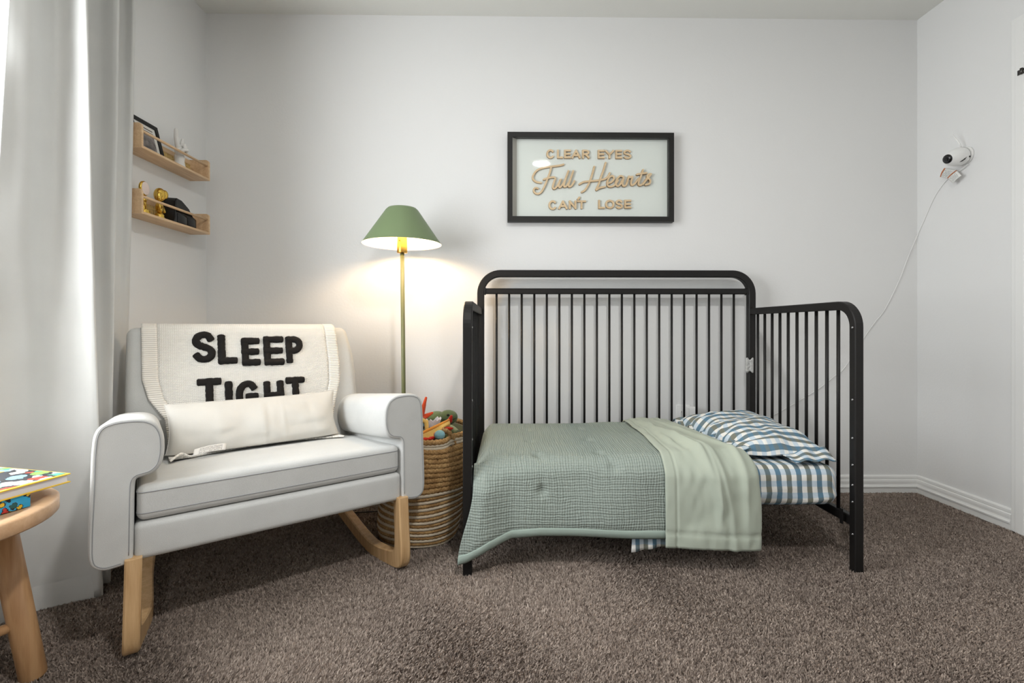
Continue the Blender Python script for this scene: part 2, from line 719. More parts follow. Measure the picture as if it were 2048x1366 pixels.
GLYPH = {
    'S': [('s', [(.95, .80), (.72, 1), (.28, .99), (.02, .80), (.14, .60), (.5, .50), (.9, .38), (.98, .17), (.72, 0), (.28, 0), (.02, .17)])],
    'L': [('l', [(0.05, 1), (0.05, 0)]), ('l', [(0.05, 0), (1, 0)])],
    'E': [('l', [(0.05, 1), (0.05, 0)]), ('l', [(0.05, 1), (1, 1)]), ('l', [(0.05, .5), (.92, .5)]), ('l', [(0.05, 0), (1, 0)])],
    'P': [('l', [(0.08, 1), (0.08, 0)]), ('s', [(0.08, 1), (.6, 1), (.95, .86), (.95, .62), (.6, .46), (0.08, .46)])],
    'T': [('l', [(0, 1), (1, 1)]), ('l', [(.5, 1), (.5, 0)])],
    'I': [('l', [(.5, 1), (.5, 0)])],
    'G': [('s', [(.95, .80), (.7, 1), (.3, .97), (.03, .72), (.03, .3), (.3, .02), (.7, 0), (.97, .2)]), ('l', [(.97, .2), (.97, .45)]), ('l', [(.97, .45), (.6, .45)])],
    'H': [('l', [(0.05, 1), (0.05, 0)]), ('l', [(.95, 1), (.95, 0)]), ('l', [(0.05, .5), (.95, .5)])],
    'C': [('s', [(.97, .80), (.7, 1), (.3, .97), (.03, .70), (.03, .3), (.3, .03), (.7, 0), (.97, .2)])],
    'A': [('l', [(0, 0), (.5, 1)]), ('l', [(.5, 1), (1, 0)]), ('l', [(.2, .33), (.8, .33)])],
    'R': [('l', [(0.05, 1), (0.05, 0)]), ('s', [(0.05, 1), (.6, 1), (.93, .88), (.93, .62), (.6, .48), (0.05, .48)]), ('l', [(.5, .48), (1, 0)])],
    'Y': [('l', [(0, 1), (.5, .45)]), ('l', [(1, 1), (.5, .45)]), ('l', [(.5, .45), (.5, 0)])],
    'N': [('l', [(0.05, 0), (0.05, 1)]), ('l', [(0.05, 1), (.95, 0)]), ('l', [(.95, 0), (.95, 1)])],
    'O': [('s', [(.5, 1), (.15, .87), (.02, .5), (.15, .13), (.5, 0), (.85, .13), (.98, .5), (.85, .87), (.5, 1)])],
    "'": [('l', [(.8, 1), (.2, 0)])],
}


def glyph(name, ch, x0, x1, y0, y1, w, h, Mf, mats, parent, dome=False, jit=0.0):
    parts = []
    idx = []
    for gi, (kind, pts) in enumerate(GLYPH[ch]):
        P = [(lerp(x0 + w / 2, x1 - w / 2, a), lerp(y0 + w / 2, y1 - w / 2, b)) for a, b in pts]
        if kind == 's':
            P = catmull(P, 7)
        else:
            ex = w / 2 * (0.5 if dome else 0.6)      # blunt ends reach the full letter height
            (xa, ya), (xb, yb) = P
            dl = math.hypot(xb - xa, yb - ya)
            dx, dy = (xb - xa) / dl * ex, (yb - ya) / dl * ex
            P = [(xa - dx, ya - dy), (xb + dx, yb + dy)]
        V, F, I = ribbon(P, w, h * (1 + 0.11 * gi), Mf, dome, True, jit, 0.45 if dome else 0.35)
        parts.append((V, F))
        idx += I
    V, F = join(*parts)
    return mesh(name, V, F, mats, parent, smooth=dome, mat_idx=idx)


# ================================================================== ROOM SHELL
T = 0.12
o = mesh('wall_back', *boxvf(WALL_L - T, WALL_R + T, WALL_B, WALL_B + T, -0.05, CEIL + 0.05), M_WALL, smooth=False)
struct(o, 'pale grey painted wall behind the black metal bed', 'wall')
o = mesh('wall_left', *join(
    boxvf(WALL_L - T, WALL_L, WIN_Y1, WALL_B, -0.05, CEIL + 0.05),
    boxvf(WALL_L - T, WALL_L, WALL_F, WIN_Y0, -0.05, CEIL + 0.05),
    boxvf(WALL_L - T, WALL_L, WIN_Y0, WIN_Y1, -0.05, WIN_Z0),
    boxvf(WALL_L - T, WALL_L, WIN_Y0, WIN_Y1, WIN_Z1, CEIL + 0.05)), M_WALL, smooth=False)
struct(o, 'pale grey painted wall with two wooden shelves and the curtained window', 'wall')
DY0, DY1, DZ = 1.168, 1.930, 2.08
o = mesh('wall_right', *join(
    boxvf(WALL_R, WALL_R + T, DY1, WALL_B, -0.05, CEIL + 0.05),
    boxvf(WALL_R, WALL_R + T, WALL_F, DY0, -0.05, CEIL + 0.05),
    boxvf(WALL_R, WALL_R + T, DY0, DY1, DZ, CEIL + 0.05)), M_WALL, smooth=False)
struct(o, 'pale grey painted wall with the white baby camera', 'wall')
o = mesh('wall_front', *boxvf(WALL_L - T, WALL_R + T, WALL_F - T, WALL_F, -0.05, CEIL + 0.05), M_WALL, smooth=False)
struct(o, 'pale grey painted wall facing the bed', 'wall')
o = mesh('ceiling', *boxvf(WALL_L - T, WALL_R + T, WALL_F - T, WALL_B + T, CEIL, CEIL + 0.1), M_CEIL, smooth=False)
struct(o, 'plain off white textured ceiling', 'ceiling')
floor = mesh('floor', *boxvf(WALL_L - T, WALL_R + T, WALL_F - T, WALL_B + T, -0.1, -0.004), M_CARPET, smooth=False)
struct(floor, 'floor under the brown carpet pile', 'floor')

# baseboards: colonial profile (depth, height)
BBP = [(0.0, 0.0), (0.014, 0.0), (0.014, 0.028), (0.019, 0.030), (0.019, 0.036), (0.015, 0.038), (0.0125, 0.046), (0.0135, 0.058), (0.0125, 0.066),
       (0.0085, 0.070), (0.010, 0.073), (0.0095, 0.084), (0.005, 0.090), (0.0, 0.090)]


def baseboard(name, a, b, inward, label):
    V, F = [], []
    n = len(BBP)
    for p in (a, b):
        for d, z in BBP:
            V.append((p[0] + inward[0] * d, p[1] + inward[1] * d, z))
    for k in range(n - 1):
        F.append((k, k + 1, n + k + 1, n + k))
    F += [tuple(range(n))[::-1], tuple(range(n, 2 * n))]
    struct(mesh(name, V, F, M_TRIM, smooth=False), label, 'baseboard')


baseboard('baseboard_back', (WALL_L, WALL_B), (WALL_R, WALL_B), (0, -1), 'white moulded baseboard along the wall behind the bed')
baseboard('baseboard_right', (WALL_R, WALL_B), (WALL_R, DY1 + 0.057), (-1, 0), 'white moulded baseboard running from corner to door')
baseboard('baseboard_left', (WALL_L, WALL_B), (WALL_L, WALL_F), (1, 0), 'white moulded baseboard behind the rocking chair')

# door on the right wall
door = thing('door_1', 'white door with stepped white casing at the right edge', 'door', (WALL_R, DY1, 0))
door['kind'] = 'structure'
cw = 0.057


def casing(V_):
    return V_


for nm, b1, b2 in (('door_casing', (DY1, DY1 + cw, 0, DZ + cw), None), ('door_casing', (DY0 - cw, DY0, 0, DZ + cw), None), ('door_casing', (DY0, DY1, DZ, DZ + cw), None)):
    y0, y1, z0, z1 = b1
    vf = [boxvf(-0.012, 0.0, y0 - DY1, y1 - DY1, z0, z1)]
    if z0 == 0:
        inn = (y0 - DY1, y0 - DY1 + 0.036) if y0 == DY1 else (y1 - DY1 - 0.036, y1 - DY1)
        vf.append(boxvf(-0.019, -0.012, inn[0], inn[1], z0, z1 - 0.021))
    else:
        vf.append(boxvf(-0.019, -0.012, y0 - DY1, y1 - DY1, z0, z1 - 0.021))
    bevel(mesh(nm, *join(*vf), M_TRIM, door, smooth=False), 0.003, 2)
box('door_jamb', (0.0, T, -0.018, -0.0, 0, DZ - 0.018), M_TRIM, door)
box('door_jamb', (0.0, T, DY0 - DY1, DY0 - DY1 + 0.018, 0, DZ - 0.018), M_TRIM, door)
box('door_jamb', (0.0, T, DY0 - DY1, 0, DZ - 0.018, DZ), M_TRIM, door)
slab = box('door_panel', (0.004, 0.04, DY0 - DY1 + 0.02, -0.02, 0.01, DZ - 0.02), M_TRIM, door, 0.002)
for z0, z1 in ((0.25, 0.95), (1.10, 1.90)):
    box('panel_moulding', (0.0, 0.006, DY0 - DY1 + 0.14, -0.14, z0, z1), M_TRIM, slab, 0.003)
for hz in (1.899,):
    hg = mesh('hinge', *join(tube([(-0.024, 0.004, hz - 0.012), (-0.024, 0.004, hz + 0.012)], 0.0055, 10),
                           boxvf(-0.022, -0.0185, -0.012, 0.022, hz - 0.010, hz + 0.010)), plain('dark_hinge_metal', (90, 88, 86), 0.3, 1.0), door)
hn = mesh('door_knob', *lathe([(0.0, 0), (0.028, 0), (0.028, 0.006), (0.012, 0.012), (0.012, 0.03), (0.026, 0.042), (0.028, 0.055), (0.018, 0.066), (0, 0.068)], 24), M_STEEL, slab)
hn.rotation_euler = (0, -PI / 2, 0)
hn.location = (0.004, DY0 - DY1 + 0.09, 0.92)

# window on the left wall
win = thing('window_1', 'bright window behind the grey curtain', 'window', (WALL_L, WIN_Y0, WIN_Z0))
win['kind'] = 'structure'
wy, wz = WIN_Y1 - WIN_Y0, WIN_Z1 - WIN_Z0
fr = mesh('window_frame', *join(boxvf(-0.10, -0.05, 0, wy, 0, 0.04), boxvf(-0.10, -0.05, 0, wy, wz - 0.04, wz),
                                boxvf(-0.10, -0.05, 0, 0.04, 0.04, wz - 0.04), boxvf(-0.10, -0.05, wy - 0.04, wy, 0.04, wz - 0.04),
                                boxvf(-0.095, -0.055, 0.04, wy - 0.04, wz / 2 - 0.02, wz / 2 + 0.02)), M_TRIM, win, smooth=False)
mesh('window_sill', *boxvf(-0.05, 0.03, -0.03, wy + 0.03, -0.03, 0.0), M_TRIM, win, smooth=False)
mesh('window_pane', *boxvf(-0.078, -0.074, 0.04, wy - 0.04, 0.04, wz / 2 - 0.02), M_GLASS, win, smooth=False)
mesh('window_pane', *boxvf(-0.078, -0.074, 0.04, wy - 0.04, wz / 2 + 0.02, wz - 0.04), M_GLASS, win, smooth=False)

# ceiling lamp (seen as a reflection in the picture glass)
cl = thing('ceiling_light', 'round white flush ceiling light mirrored in the picture glass', 'ceiling light', (0.35, 0.21, CEIL))
mesh('trim_ring', *lathe([(0.078, 0), (0.078, -0.012), (0.088, -0.014), (0.096, -0.008), (0.098, 0)], 40), M_TRIM, cl)
mesh('diffuser', *lathe([(0.0, -0.0105), (0.04, -0.0104), (0.078, -0.0095)], 40), M_LED, cl)

# ------------------------------------------------------------------ carpet pile (tufts only where the photo shows the floor)
def carpet():
    N = 245000
    y = 1.08 + (WALL_B - 0.015 - 1.08) * rng.random(N) ** 1.05
    x = (rng.random(N) * 2 - 1) * (1.10 * y + 0.25) + 0.02
    k = (x > WALL_L + 0.02) & (x < WALL_R - 0.02)
    x, y = x[k], y[k]
    n = len(x)
    # lay direction varies slowly, as brushed by feet and vacuum
    ph = 1.7 * np.sin(2.1 * x + 1.3 * y) + 1.5 * np.sin(3.3 * y - 1.7 * x + 1.0) + 1.1 * np.sin(6.1 * x + 4.3 * y)
    lean = 0.0045 * (0.6 + 0.5 * np.sin(2.6 * x - 3.4 * y + 0.5))
    NB = 3
    V = np.empty((n, NB, 5, 3), np.float32)
    tint = np.clip(rng.normal(0.5, 0.27, n), 0, 1)
    for b in range(NB):
        a = rng.random(n) * 2 * PI
        w = 0.0013 + 0.0010 * rng.random(n)
        h = 0.008 + 0.006 * rng.random(n)
        dx = np.cos(ph) * lean + rng.normal(0, 0.0035, n)
        dy = np.sin(ph) * lean + rng.normal(0, 0.0035, n)
        bx = x + rng.normal(0, 0.0022, n)
        by = y + rng.normal(0, 0.0022, n)
        ca, sa = np.cos(a) * w, np.sin(a) * w
        for i, (fh, fd, fw) in enumerate(((0, 0, 1), (0, 0, -1), (0.6, 0.45, -1.15), (0.6, 0.45, 1.15), (1, 1, 0.0))):
            V[:, b, i, 0] = bx + dx * fd + ca * fw
            V[:, b, i, 1] = by + dy * fd + sa * fw
            V[:, b, i, 2] = -0.006 + h * fh
    V = V.reshape(-1, 3)
    nb = n * NB
    base = (np.arange(nb) * 5)[:, None]
    quads = base + np.array([0, 1, 2, 3])
    tris = base + np.array([3, 2, 4])
    me = bpy.data.meshes.new('carpet_pile')
    me.vertices.add(len(V))
    me.vertices.foreach_set('co', V.ravel())
    loops = np.concatenate([quads, tris], 1).ravel().astype(np.int32)
    me.loops.add(len(loops))
    me.loops.foreach_set('vertex_index', loops)
    starts = np.empty((nb, 2), np.int32)
    starts[:, 0] = np.arange(nb) * 7
    starts[:, 1] = np.arange(nb) * 7 + 4
    me.polygons.add(nb * 2)
    me.polygons.foreach_set('loop_start', starts.ravel())
    me.update(calc_edges=True)
    at = me.attributes.new('tint', 'FLOAT', 'POINT')
    at.data.foreach_set('value', np.repeat(tint, NB * 5).astype(np.float32))
    me.materials.append(M_PILE)
    o = bpy.data.objects.new('carpet', me)
    COL.objects.link(o)
    tag(o, 'brown cut pile carpet covering the whole floor', 'carpet', kind='stuff')


carpet()

# ================================================================== BED
BX0, BX1 = -0.145, 1.245          # outer faces of the end frames
BYF, BYR = 1.650, 2.385           # front face of the front posts, centre of the head frame
SB = 0.031                        # square bar of the end frames
bed = thing('toddler_bed', 'black metal convertible crib used as a toddler bed against the wall', 'bed', ((BX0 + BX1) / 2, 2.0, 0))
BO = np.array([(BX0 + BX1) / 2, 2.0, 0])


def bl(p):
    return tuple(np.array(p, float) - BO)


def arc(c, r, a0, a1, n, ax, ay):
    c, ax, ay = np.array(c, float), np.array(ax, float), np.array(ay, float)
    return [c + ax * (r * math.cos(a)) + ay * (r * math.sin(a)) for a in np.linspace(a0, a1, n)]


# head frame (inverted U)
HW, HTOP = 0.034, 1.135
xl, xr, zt, rr = BX0 + 0.008 + HW / 2, BX1 - HW / 2, HTOP - HW / 2, 0.098
path = [(xl, BYR, 0.0)] + arc((xl + rr, BYR, zt - rr), rr, PI, PI / 2, 12, (1, 0, 0), (0, 0, 1)) + arc((xr - rr, BYR, zt - rr), rr, PI / 2, 0, 12, (1, 0, 0), (0, 0, 1)) + [(xr, BYR, 0.0)]
mesh('headboard_frame', *sweep([bl(p) for p in path], (0, 1, 0), HW, 0.034), M_BLACK, bed, smooth=False)
mesh('headboard_rail', *sweep([bl((xl + HW / 2 - 0.002, BYR, 1.031)), bl((xr - HW / 2 + 0.002, BYR, 1.031))], (0, 1, 0), 0.028, 0.026), M_BLACK, bed, smooth=False)
mesh('headboard_rail', *sweep([bl((xl + HW / 2 - 0.002, BYR, 0.17)), bl((xr - HW / 2 + 0.002, BYR, 0.17))], (0, 1, 0), 0.034, 0.026), M_BLACK, bed, smooth=False)
for s in (xl + HW / 2 + 0.004, xr - HW / 2 - 0.004):
    box('rail_bracket', (s - BO[0] - 0.004, s - BO[0] + 0.004, BYR - 2.0 - 0.0155, BYR - 2.0 + 0.0155, 1.0135, 1.0485), M_BLACK, bed, 0.001)
sp = mesh('spindle', *tube([(0, 0, 0.187), (0, 0, 1.017)], 0.0056, 10), M_BLACK)
sp.parent = bed
for i in range(20):
    s = sp if i == 0 else sp.copy()
    if i:
        COL.objects.link(s)
    s.location = (-0.0418 + i * 0.0623 - BO[0], BYR - BO[1], 0)

# end frames: front post bending into the arm rail
ZS = 0.947
for side in (0, 1):
    xc = BX0 + SB / 2 if side == 0 else BX1 - SB / 2
    sg = 1 if side == 0 else -1
    r2 = 0.078
    yf, zt2 = BYF + SB / 2, ZS - SB / 2
    path = [(xc, yf, 0.0)] + arc((xc, yf + r2, zt2 - r2), r2, PI, PI / 2, 12, (0, 1, 0), (0, 0, 1)) + [(xc, BYR - 0.017, zt2)]
    mesh('end_frame', *sweep([bl(p) for p in path], (1, 0, 0), SB, SB), M_BLACK, bed, smooth=False)
    mesh('end_rail', *sweep([bl((xc, BYF + SB - 0.002, 0.171)), bl((xc, BYR - 0.015, 0.171))], (1, 0, 0), 0.034, 0.024), M_BLACK, bed, smooth=False)
    # ledges that close the frame
    s2 = None
    for i in range(10):
        y = 2.322 - i * 0.0628
        if s2 is None:
            s2 = mesh('end_spindle', *tube([(0, 0, 0.186), (0, 0, ZS - SB + 0.002)], 0.0062, 10), M_BLACK, bed)
            s = s2
        else:
            s = s2.copy()
            COL.objects.link(s)
        s.location = bl((xc, y, 0))
    xi = xc + sg * SB / 2
    sc0 = None
    for z in (0.852, 0.600, 0.466, 0.372, 0.302, 0.243, 0.130):
        if sc0 is None:
            sc0 = mesh('screw', *lathe([(0.0048, -0.0005), (0.0046, 0.0015), (0.003, 0.0028), (0.0014, 0.0030), (0.0012, 0.0016), (0, 0.0016)], 14), M_STEEL, bed)
            sc0.rotation_euler = (0, sg * PI / 2, 0)
            s = sc0
        else:
            s = sc0.copy()
            COL.objects.link(s)
        s.location = bl((xi, BYF + 0.013, z))
    mesh('support_bracket', *boxvf(*(sorted((xi - BO[0] + sg * 0.014, xi - BO[0] + sg * 0.018))), BYF - 2.0 + 0.040, BYF - 2.0 + 0.052, 0.155, 0.208), M_BLACK, bed, smooth=False)

# mattress support: angle frame with flat slats
fx0, fx1, fy0, fy1 = BX0 + SB + 0.022 - BO[0], BX1 - SB - 0.022 - BO[0], 1.800 - 2.0, 2.350 - 2.0
mesh('mattress_frame', *join(boxvf(fx0, fx1, fy0, fy0 + 0.028, 0.183, 0.207), boxvf(fx0, fx1, fy1 - 0.028, fy1, 0.183, 0.207),
                             boxvf(fx0, fx0 + 0.028, fy0 + 0.028, fy1 - 0.028, 0.183, 0.207), boxvf(fx1 - 0.028, fx1, fy0 + 0.028, fy1 - 0.028, 0.183, 0.207)), M_BLACK, bed, smooth=False)
slat0 = None
for i in range(8):
    x = lerp(fx0 + 0.12, fx1 - 0.12, i / 7)
    if slat0 is None:
        slat0 = mesh('support_slat', *boxvf(-0.022, 0.022, fy0 + 0.02, fy1 - 0.02, 0.203, 0.209), M_BLACK, bed, smooth=False)
        s = slat0
    else:
        s = slat0.copy()
        COL.objects.link(s)
    s.location = (x, 0, 0)

# crumpled tape on the rear post
V, F = grid(lambda u, v: (1.1925 - BO[0] + 0.039 * u, BYR - 0.0185 - BO[1] - 0.003 * abs(math.sin(u * 6.3)) * (1 - abs(v - .5)), 0.631 + 0.066 * v + 0.006 * math.sin(u * 9) * (1 if v > .5 else -0.8)), 10, 8)
st = mesh('tape_patch', V, F, plain('grey_white_tape', (188, 188, 186), 0.5, var=0.08, vscale=60, bump=(90, 0.6, 0.01)), None)
solidify(st, 0.0008, 0)
st.data.transform(Matrix.Translation(Vector(BO)))
tag(st, 'crumpled whitish tape stuck on the rear right bed post', 'tape')

# ------------------------------------------------------------------ mattress in its gingham sheet
MX0, MX1, MY0, MY1, MZ0, MZ1 = -0.083, 1.196, 1.692, 2.352, 0.2115, 0.356
mat_ = thing('mattress', 'crib mattress in a blue, green and white gingham fitted sheet', 'mattress', ((MX0 + MX1) / 2, (MY0 + MY1) / 2, MZ0))


def rbox_section(hy, hz, r, n=6):
    """rounded rectangle points in (y, z), counter clockwise from bottom right"""
    P = []
    for cx, cy, a0 in ((hy - r, -hz + r, -PI / 2), (hy - r, hz - r, 0), (-hy + r, hz - r, PI / 2), (-hy + r, -hz + r, PI)):
        for k in range(n + 1):
            a = a0 + PI / 2 * k / n
            P.append((cx + r * math.cos(a), cy + r * math.sin(a)))
    return P


def padded_box(hx, hy, hz, r, nx=60, puff=0.0, wr=0.0):
    """closed rounded box along x, returns V, F, uv (metres around the skin)"""
    V, F, UV = [], [], []
    xs = []
    for k in range(7):
        a = PI / 2 * k / 6
        xs.append((-hx + r - r * math.cos(a), r - r * math.sin(a)))
    inner = [(-hx + r + (2 * hx - 2 * r) * k / nx, 0.0) for k in range(1, nx)]
    xs = xs + inner + [(-a, b) for a, b in xs[::-1]]
    m = 0
    for x, ins in xs:
        P = rbox_section(hy - ins, hz - ins, max(0.004, r - ins), 6)
        # densify long sides
        Q = list(zip(P, P[1:] + P[:1]))
        pts = []
        for qi, (a, b) in enumerate(Q):
            k = {6: 5, 13: 14, 20: 5, 27: 14}.get(qi, 1)
            for q in range(k):
                pts.append((lerp(a[0], b[0], q / k), lerp(a[1], b[1], q / k)))
        m = len(pts) + 1
        pts.append(pts[0])
        s = 0
        prev = None
        for (y, z) in pts:
            if prev is not None:
                s += math.hypot(y - prev[0], z - prev[1])
            prev = (y, z)
            f = (1 - (x / hx) ** 4) * (1 - (y / hy) ** 4)
            dz = puff * max(0, f) * (1 if z > 0 else 0)
            w = wr * vnoise(x * 9 + 3 * s, s * 14 + 5)
            wf = 0.0
            if wr and y < -hy + 0.02:
                # slanting creases low on the front
                wf = 0.006 * max(0.0, math.sin(x * 22 - z * 60 + 2 * vnoise(x * 6, z * 9))) * smooth01((0.03 - z) / 0.06) * smooth01((z + hz) / 0.02)
            V.append((x, y - w * (1 if y < 0 else 0) - wf, z + dz + w * 0.5 * (1 if z > 0 else 0)))
            UV.append((x + 1 + 0.004 * vnoise(x * 7, s * 12) * (1 if wr else 0), s + wf))
    n = len(xs)
    for i in range(n - 1):
        for k in range(m - 1):
            F.append((i * m + k, (i + 1) * m + k, (i + 1) * m + k + 1, i * m + k + 1))
    F.append(tuple(range(m - 1)))
    F.append(tuple((n - 1) * m + k for k in range(m - 1))[::-1])
    return V, F, UV


V, F, UV = padded_box((MX1 - MX0) / 2, (MY1 - MY0) / 2, (MZ1 - MZ0) / 2, 0.042, 60, 0.003, 0.002)
sh = mesh('fitted_sheet', V, F, M_SHEET, mat_, True, UV)
sh.location = (0, 0, (MZ1 - MZ0) / 2)


# loose corner of sheet hanging below the quilt
def hang(u, v):
    x = 0.452 + 0.125 * u - 0.010 * v
    z = 0.20 - 0.135 * v + 0.022 * u * v
    return (x - (MX0 + MX1) / 2, 1.690 - 0.004 * math.sin(u * 14) * v - (MY0 + MY1) / 2 - 0.012 * v, z - MZ0)


V, F = grid(hang, 16, 8, True)
hs = mesh('sheet_corner', V, F, gingham('gingham_sheet_underside', 0.030, 0.06), mat_, True, [(p[0] + 1, p[2]) for p in V])
solidify(hs, 0.002, 0)

# ------------------------------------------------------------------ quilt
QY0, QYT = 2.338, 1.690           # rear edge, where it turns down
quilt = thing('quilt', 'sage green crinkled gauze quilt with its right end folded back', 'quilt', (0.4, 2.0, 0.37))
QO = np.array([0.4, 2.0, 0.37])

TUFTS = [(0.100, 0.415), (0.116, 0.600), (0.334, 0.394), (0.345, 0.575), (0.128, 0.735), (0.382, 0.655), (0.10, 0.20), (0.33, 0.19)]


def q_profile(s, hem):
    """s metres from the rear edge along the quilt -> (y, z)"""
    top = QY0 - (QYT + 0.045)
    R = 0.055
    aL = R * PI / 2
    if s < top:
        y = QY0 - s
        z = 0.386 + 0.004 * math.sin(s * 5)
        if s < 0.03:
            z -= 0.012 * (1 - s / 0.03)
        return y, z
    s -= top
    if s < aL:
        a = s / R
        return QYT + 0.045 - R * math.sin(a), 0.386 + 0.0 - R + R * math.cos(a)
    s -= aL
    zz = 0.386 - R - s
    return QYT + 0.045 - R - 0.015 * math.sin(min(1, s / 0.2) * PI / 2), zz


TOPL = QY0 - (QYT + 0.045) + 0.055 * PI / 2


def q_hem(x):
    return pw(x, [-0.16, -0.13, -0.06, 0.02, 0.12, 0.3, 0.6, 0.9], [0.052, 0.060, 0.098, 0.128, 0.134, 0.128, 0.118, 0.112])


def quilt_pt(u, v, lift=0.0):
    # x range narrows to the rear
    sfull = TOPL + (0.386 - 0.055 - 0.10)
    x_back = lerp(-0.104, 0.775, u)
    x_hem = lerp(-0.160, 0.868, u)
    hang_t = smooth01((v - 0.74) / 0.26)
    x = lerp(x_back, x_hem, 0.12 * v + 0.88 * hang_t) if u < 0.5 else lerp(x_back, x_hem, v ** 0.8)
    hem = q_hem(lerp(-0.160, 0.868, u))
    L = TOPL + (0.386 - 0.055 - hem)
    s = v * L
    y, z = q_profile(s, hem)
    # loft and tufting
    nz = 0.0
    e = min(u / 0.05, (1 - u) / 0.03, 1) * min(v / 0.05, (1 - v) / 0.05, 1)
    loft = 0.010 * e + 0.005 * vnoise(x * 6 + 2, s * 6) * e
    for tx, ts in TUFTS:
        dx, ds = x - tx, s - ts
        r2 = math.hypot(dx, ds)
        if r2 < 0.12:
            th = math.atan2(ds, dx)
            loft -= 0.013 * math.exp(-(r2 / 0.017) ** 2) + 0.0065 * math.exp(-r2 / 0.030) * max(0.0, math.cos(2.5 * th + tx * 30)) ** 4
    cr = 0.0004 * math.sin(x * 2 * PI / 0.021 + 2.5 * vnoise(x * 5, s * 9)) + 0.0006 * math.sin(s * 2 * PI / 0.019 + 2.5 * vnoise(x * 8 + 9, s * 5)) * (0.35 + 0.65 * smooth01((s - 0.35) / 0.3))
    loft += cr * e
    # direction: up on top, out (-y) when hanging
    k = smooth01((s - TOPL + 0.08) / 0.08)
    z += (loft + lift) * (1 - k)
    y -= (loft + lift) * k
    # gentle folds of the hanging part
    if k > 0:
        y -= k * 0.008 * (0.5 + 0.5 * math.sin(x * 17 + 0.6))
    # left edge rolls down beside the mattress
    if u < 0.06 and s < TOPL - 0.05:
        t = 1 - u / 0.06
        z -= 0.042 * t * t
    if s >= TOPL - 0.05:
        # the left corner swings in front of the post
        y -= 0.040 * smooth01((0.04 - x) / 0.13) * smooth01((s - TOPL + 0.05) / 0.10)
    return x, y, z, s


NU, NV = 220, 190
V, UV = [], []
for j in range(NV + 1):
    for i in range(NU + 1):
        x, y, z, s = quilt_pt(i / NU, j / NV)
        V.append((x - QO[0], y - QO[1], z - QO[2]))
        UV.append((x + 1, s))
F = [(j * (NU + 1) + i, (j + 1) * (NU + 1) + i, (j + 1) * (NU + 1) + i + 1, j * (NU + 1) + i + 1) for j in range(NV) for i in range(NU)]
q = mesh('gauze_top', V, F, M_GAUZE, quilt, True, UV)
solidify(q, 0.005, -1)


# plain binding along the hem
def bind(u, v):
    x, y, z, s = quilt_pt(u * 0.75, 0.968 + 0.034 * v)
    a = math.sin(PI * v)
    return (x - QO[0], y - 0.0045 * a - 0.001 - QO[1], z - QO[2])


V, F = grid(bind, 120, 6)
b = mesh('binding', V, [f[::-1] for f in F], fabric('binding_cotton', (152, 166, 157), 900, 0.15, 0.02, 0.85, 0.0), quilt)
solidify(b, 0.004, -1)


# the end folded back: smooth underside shows
def flap_pt(u, v):
    xl_ = pw(v, [0, 0.2, 0.4, 0.6, 0.8, 1], [0.571, 0.573, 0.570, 0.558, 0.552, 0.550])
    xr_ = pw(v, [0, 0.2, 0.4, 0.6, 0.7, 0.85, 1], [0.785, 0.805, 0.835, 0.866, 0.886, 0.893, 0.889])
    x = lerp(xl_, xr_, u)
    hem = lerp(0.098, 0.088, u)
    L = TOPL + (0.386 - 0.055 - hem)
    s = v * L
    y, z = q_profile(s, hem)
    k = smooth01((s - TOPL + 0.08) / 0.08)
    e = math.sin(PI * min(1, max(0, u))) ** 0.35
    # long drape folds running from the rear to the hem
    w = 0.0
    for c0, c1, wd, am, va, vb in ((0.12, 0.46, 0.050, 0.013, 0.0, 0.75), (0.24, 0.60, 0.048, 0.020, 0.10, 1.0), (0.44, 0.70, 0.040, 0.016, 0.35, 1.05), (0.58, 0.90, 0.050, 0.014, 0.12, 0.85),
                                   (0.50, 0.53, 0.028, 0.011, 0.50, 0.95), (0.80, 0.84, 0.035, 0.010, 0.45, 1.0), (0.20, 0.30, 0.040, 0.009, 0.30, 0.70)):
        if va < v < vb:
            tt = (v - va) / (vb - va)
            cc = lerp(c0, c1, tt) + 0.02 * math.sin(tt * 5 + c0 * 9)
            w += am * math.exp(-((u - cc) / wd) ** 2) * math.sin(PI * tt) ** 0.8
    w += 0.006 * vnoise(u * 7 + 3, s * 11 + 2) + 0.003 * vnoise(u * 16, s * 22 + 2)
    # small quilting star near the hem
    d2 = ((x - 0.635) / 0.02) ** 2 + ((s - TOPL - 0.155) / 0.02) ** 2
    w -= 0.006 * math.exp(-d2)
    lift = 0.019 + 0.009 * e + w * e
    # stitched borders on left side and hem
    if u < 0.13:
        lift -= 0.004 * math.exp(-((u - 0.115) / 0.012) ** 2)
    if v > 0.93:
        lift -= 0.004 * math.exp(-((v - 0.945) / 0.007) ** 2)
    z += lift * (1 - k)
    y -= (lift + 0.008 * (0.5 + 0.5 * math.sin(x * 17 + 0.6)) + 0.004) * k
    if u > 0.94:
        t = (u - 0.94) / 0.06
        z -= 0.024 * t * t * (1 - k)
        y += 0.020 * t * t * k
    return (x - QO[0], y - QO[1], z - QO[2])


V, F = grid(flap_pt, 90, 110)
fl = mesh('turned_back_end', V, [f[::-1] for f in F], M_SAGE, quilt)
fl['label'] = 'smooth pale sage underside'
solidify(fl, 0.006, -1)

# ------------------------------------------------------------------ pillow
pw_ = thing('bed_pillow', 'flat toddler pillow in a rumpled blue and white gingham case', 'pillow', (1.02, 2.05, 0.37))
PO = np.array([1.02, 2.05, 0.37])
PC = {'bl': (0.825, 2.325, 0.388), 'br': (1.192, 2.335, 0.410), 'fl': (0.885, 1.775, 0.375), 'fr': (1.196, 1.765, 0.385)}


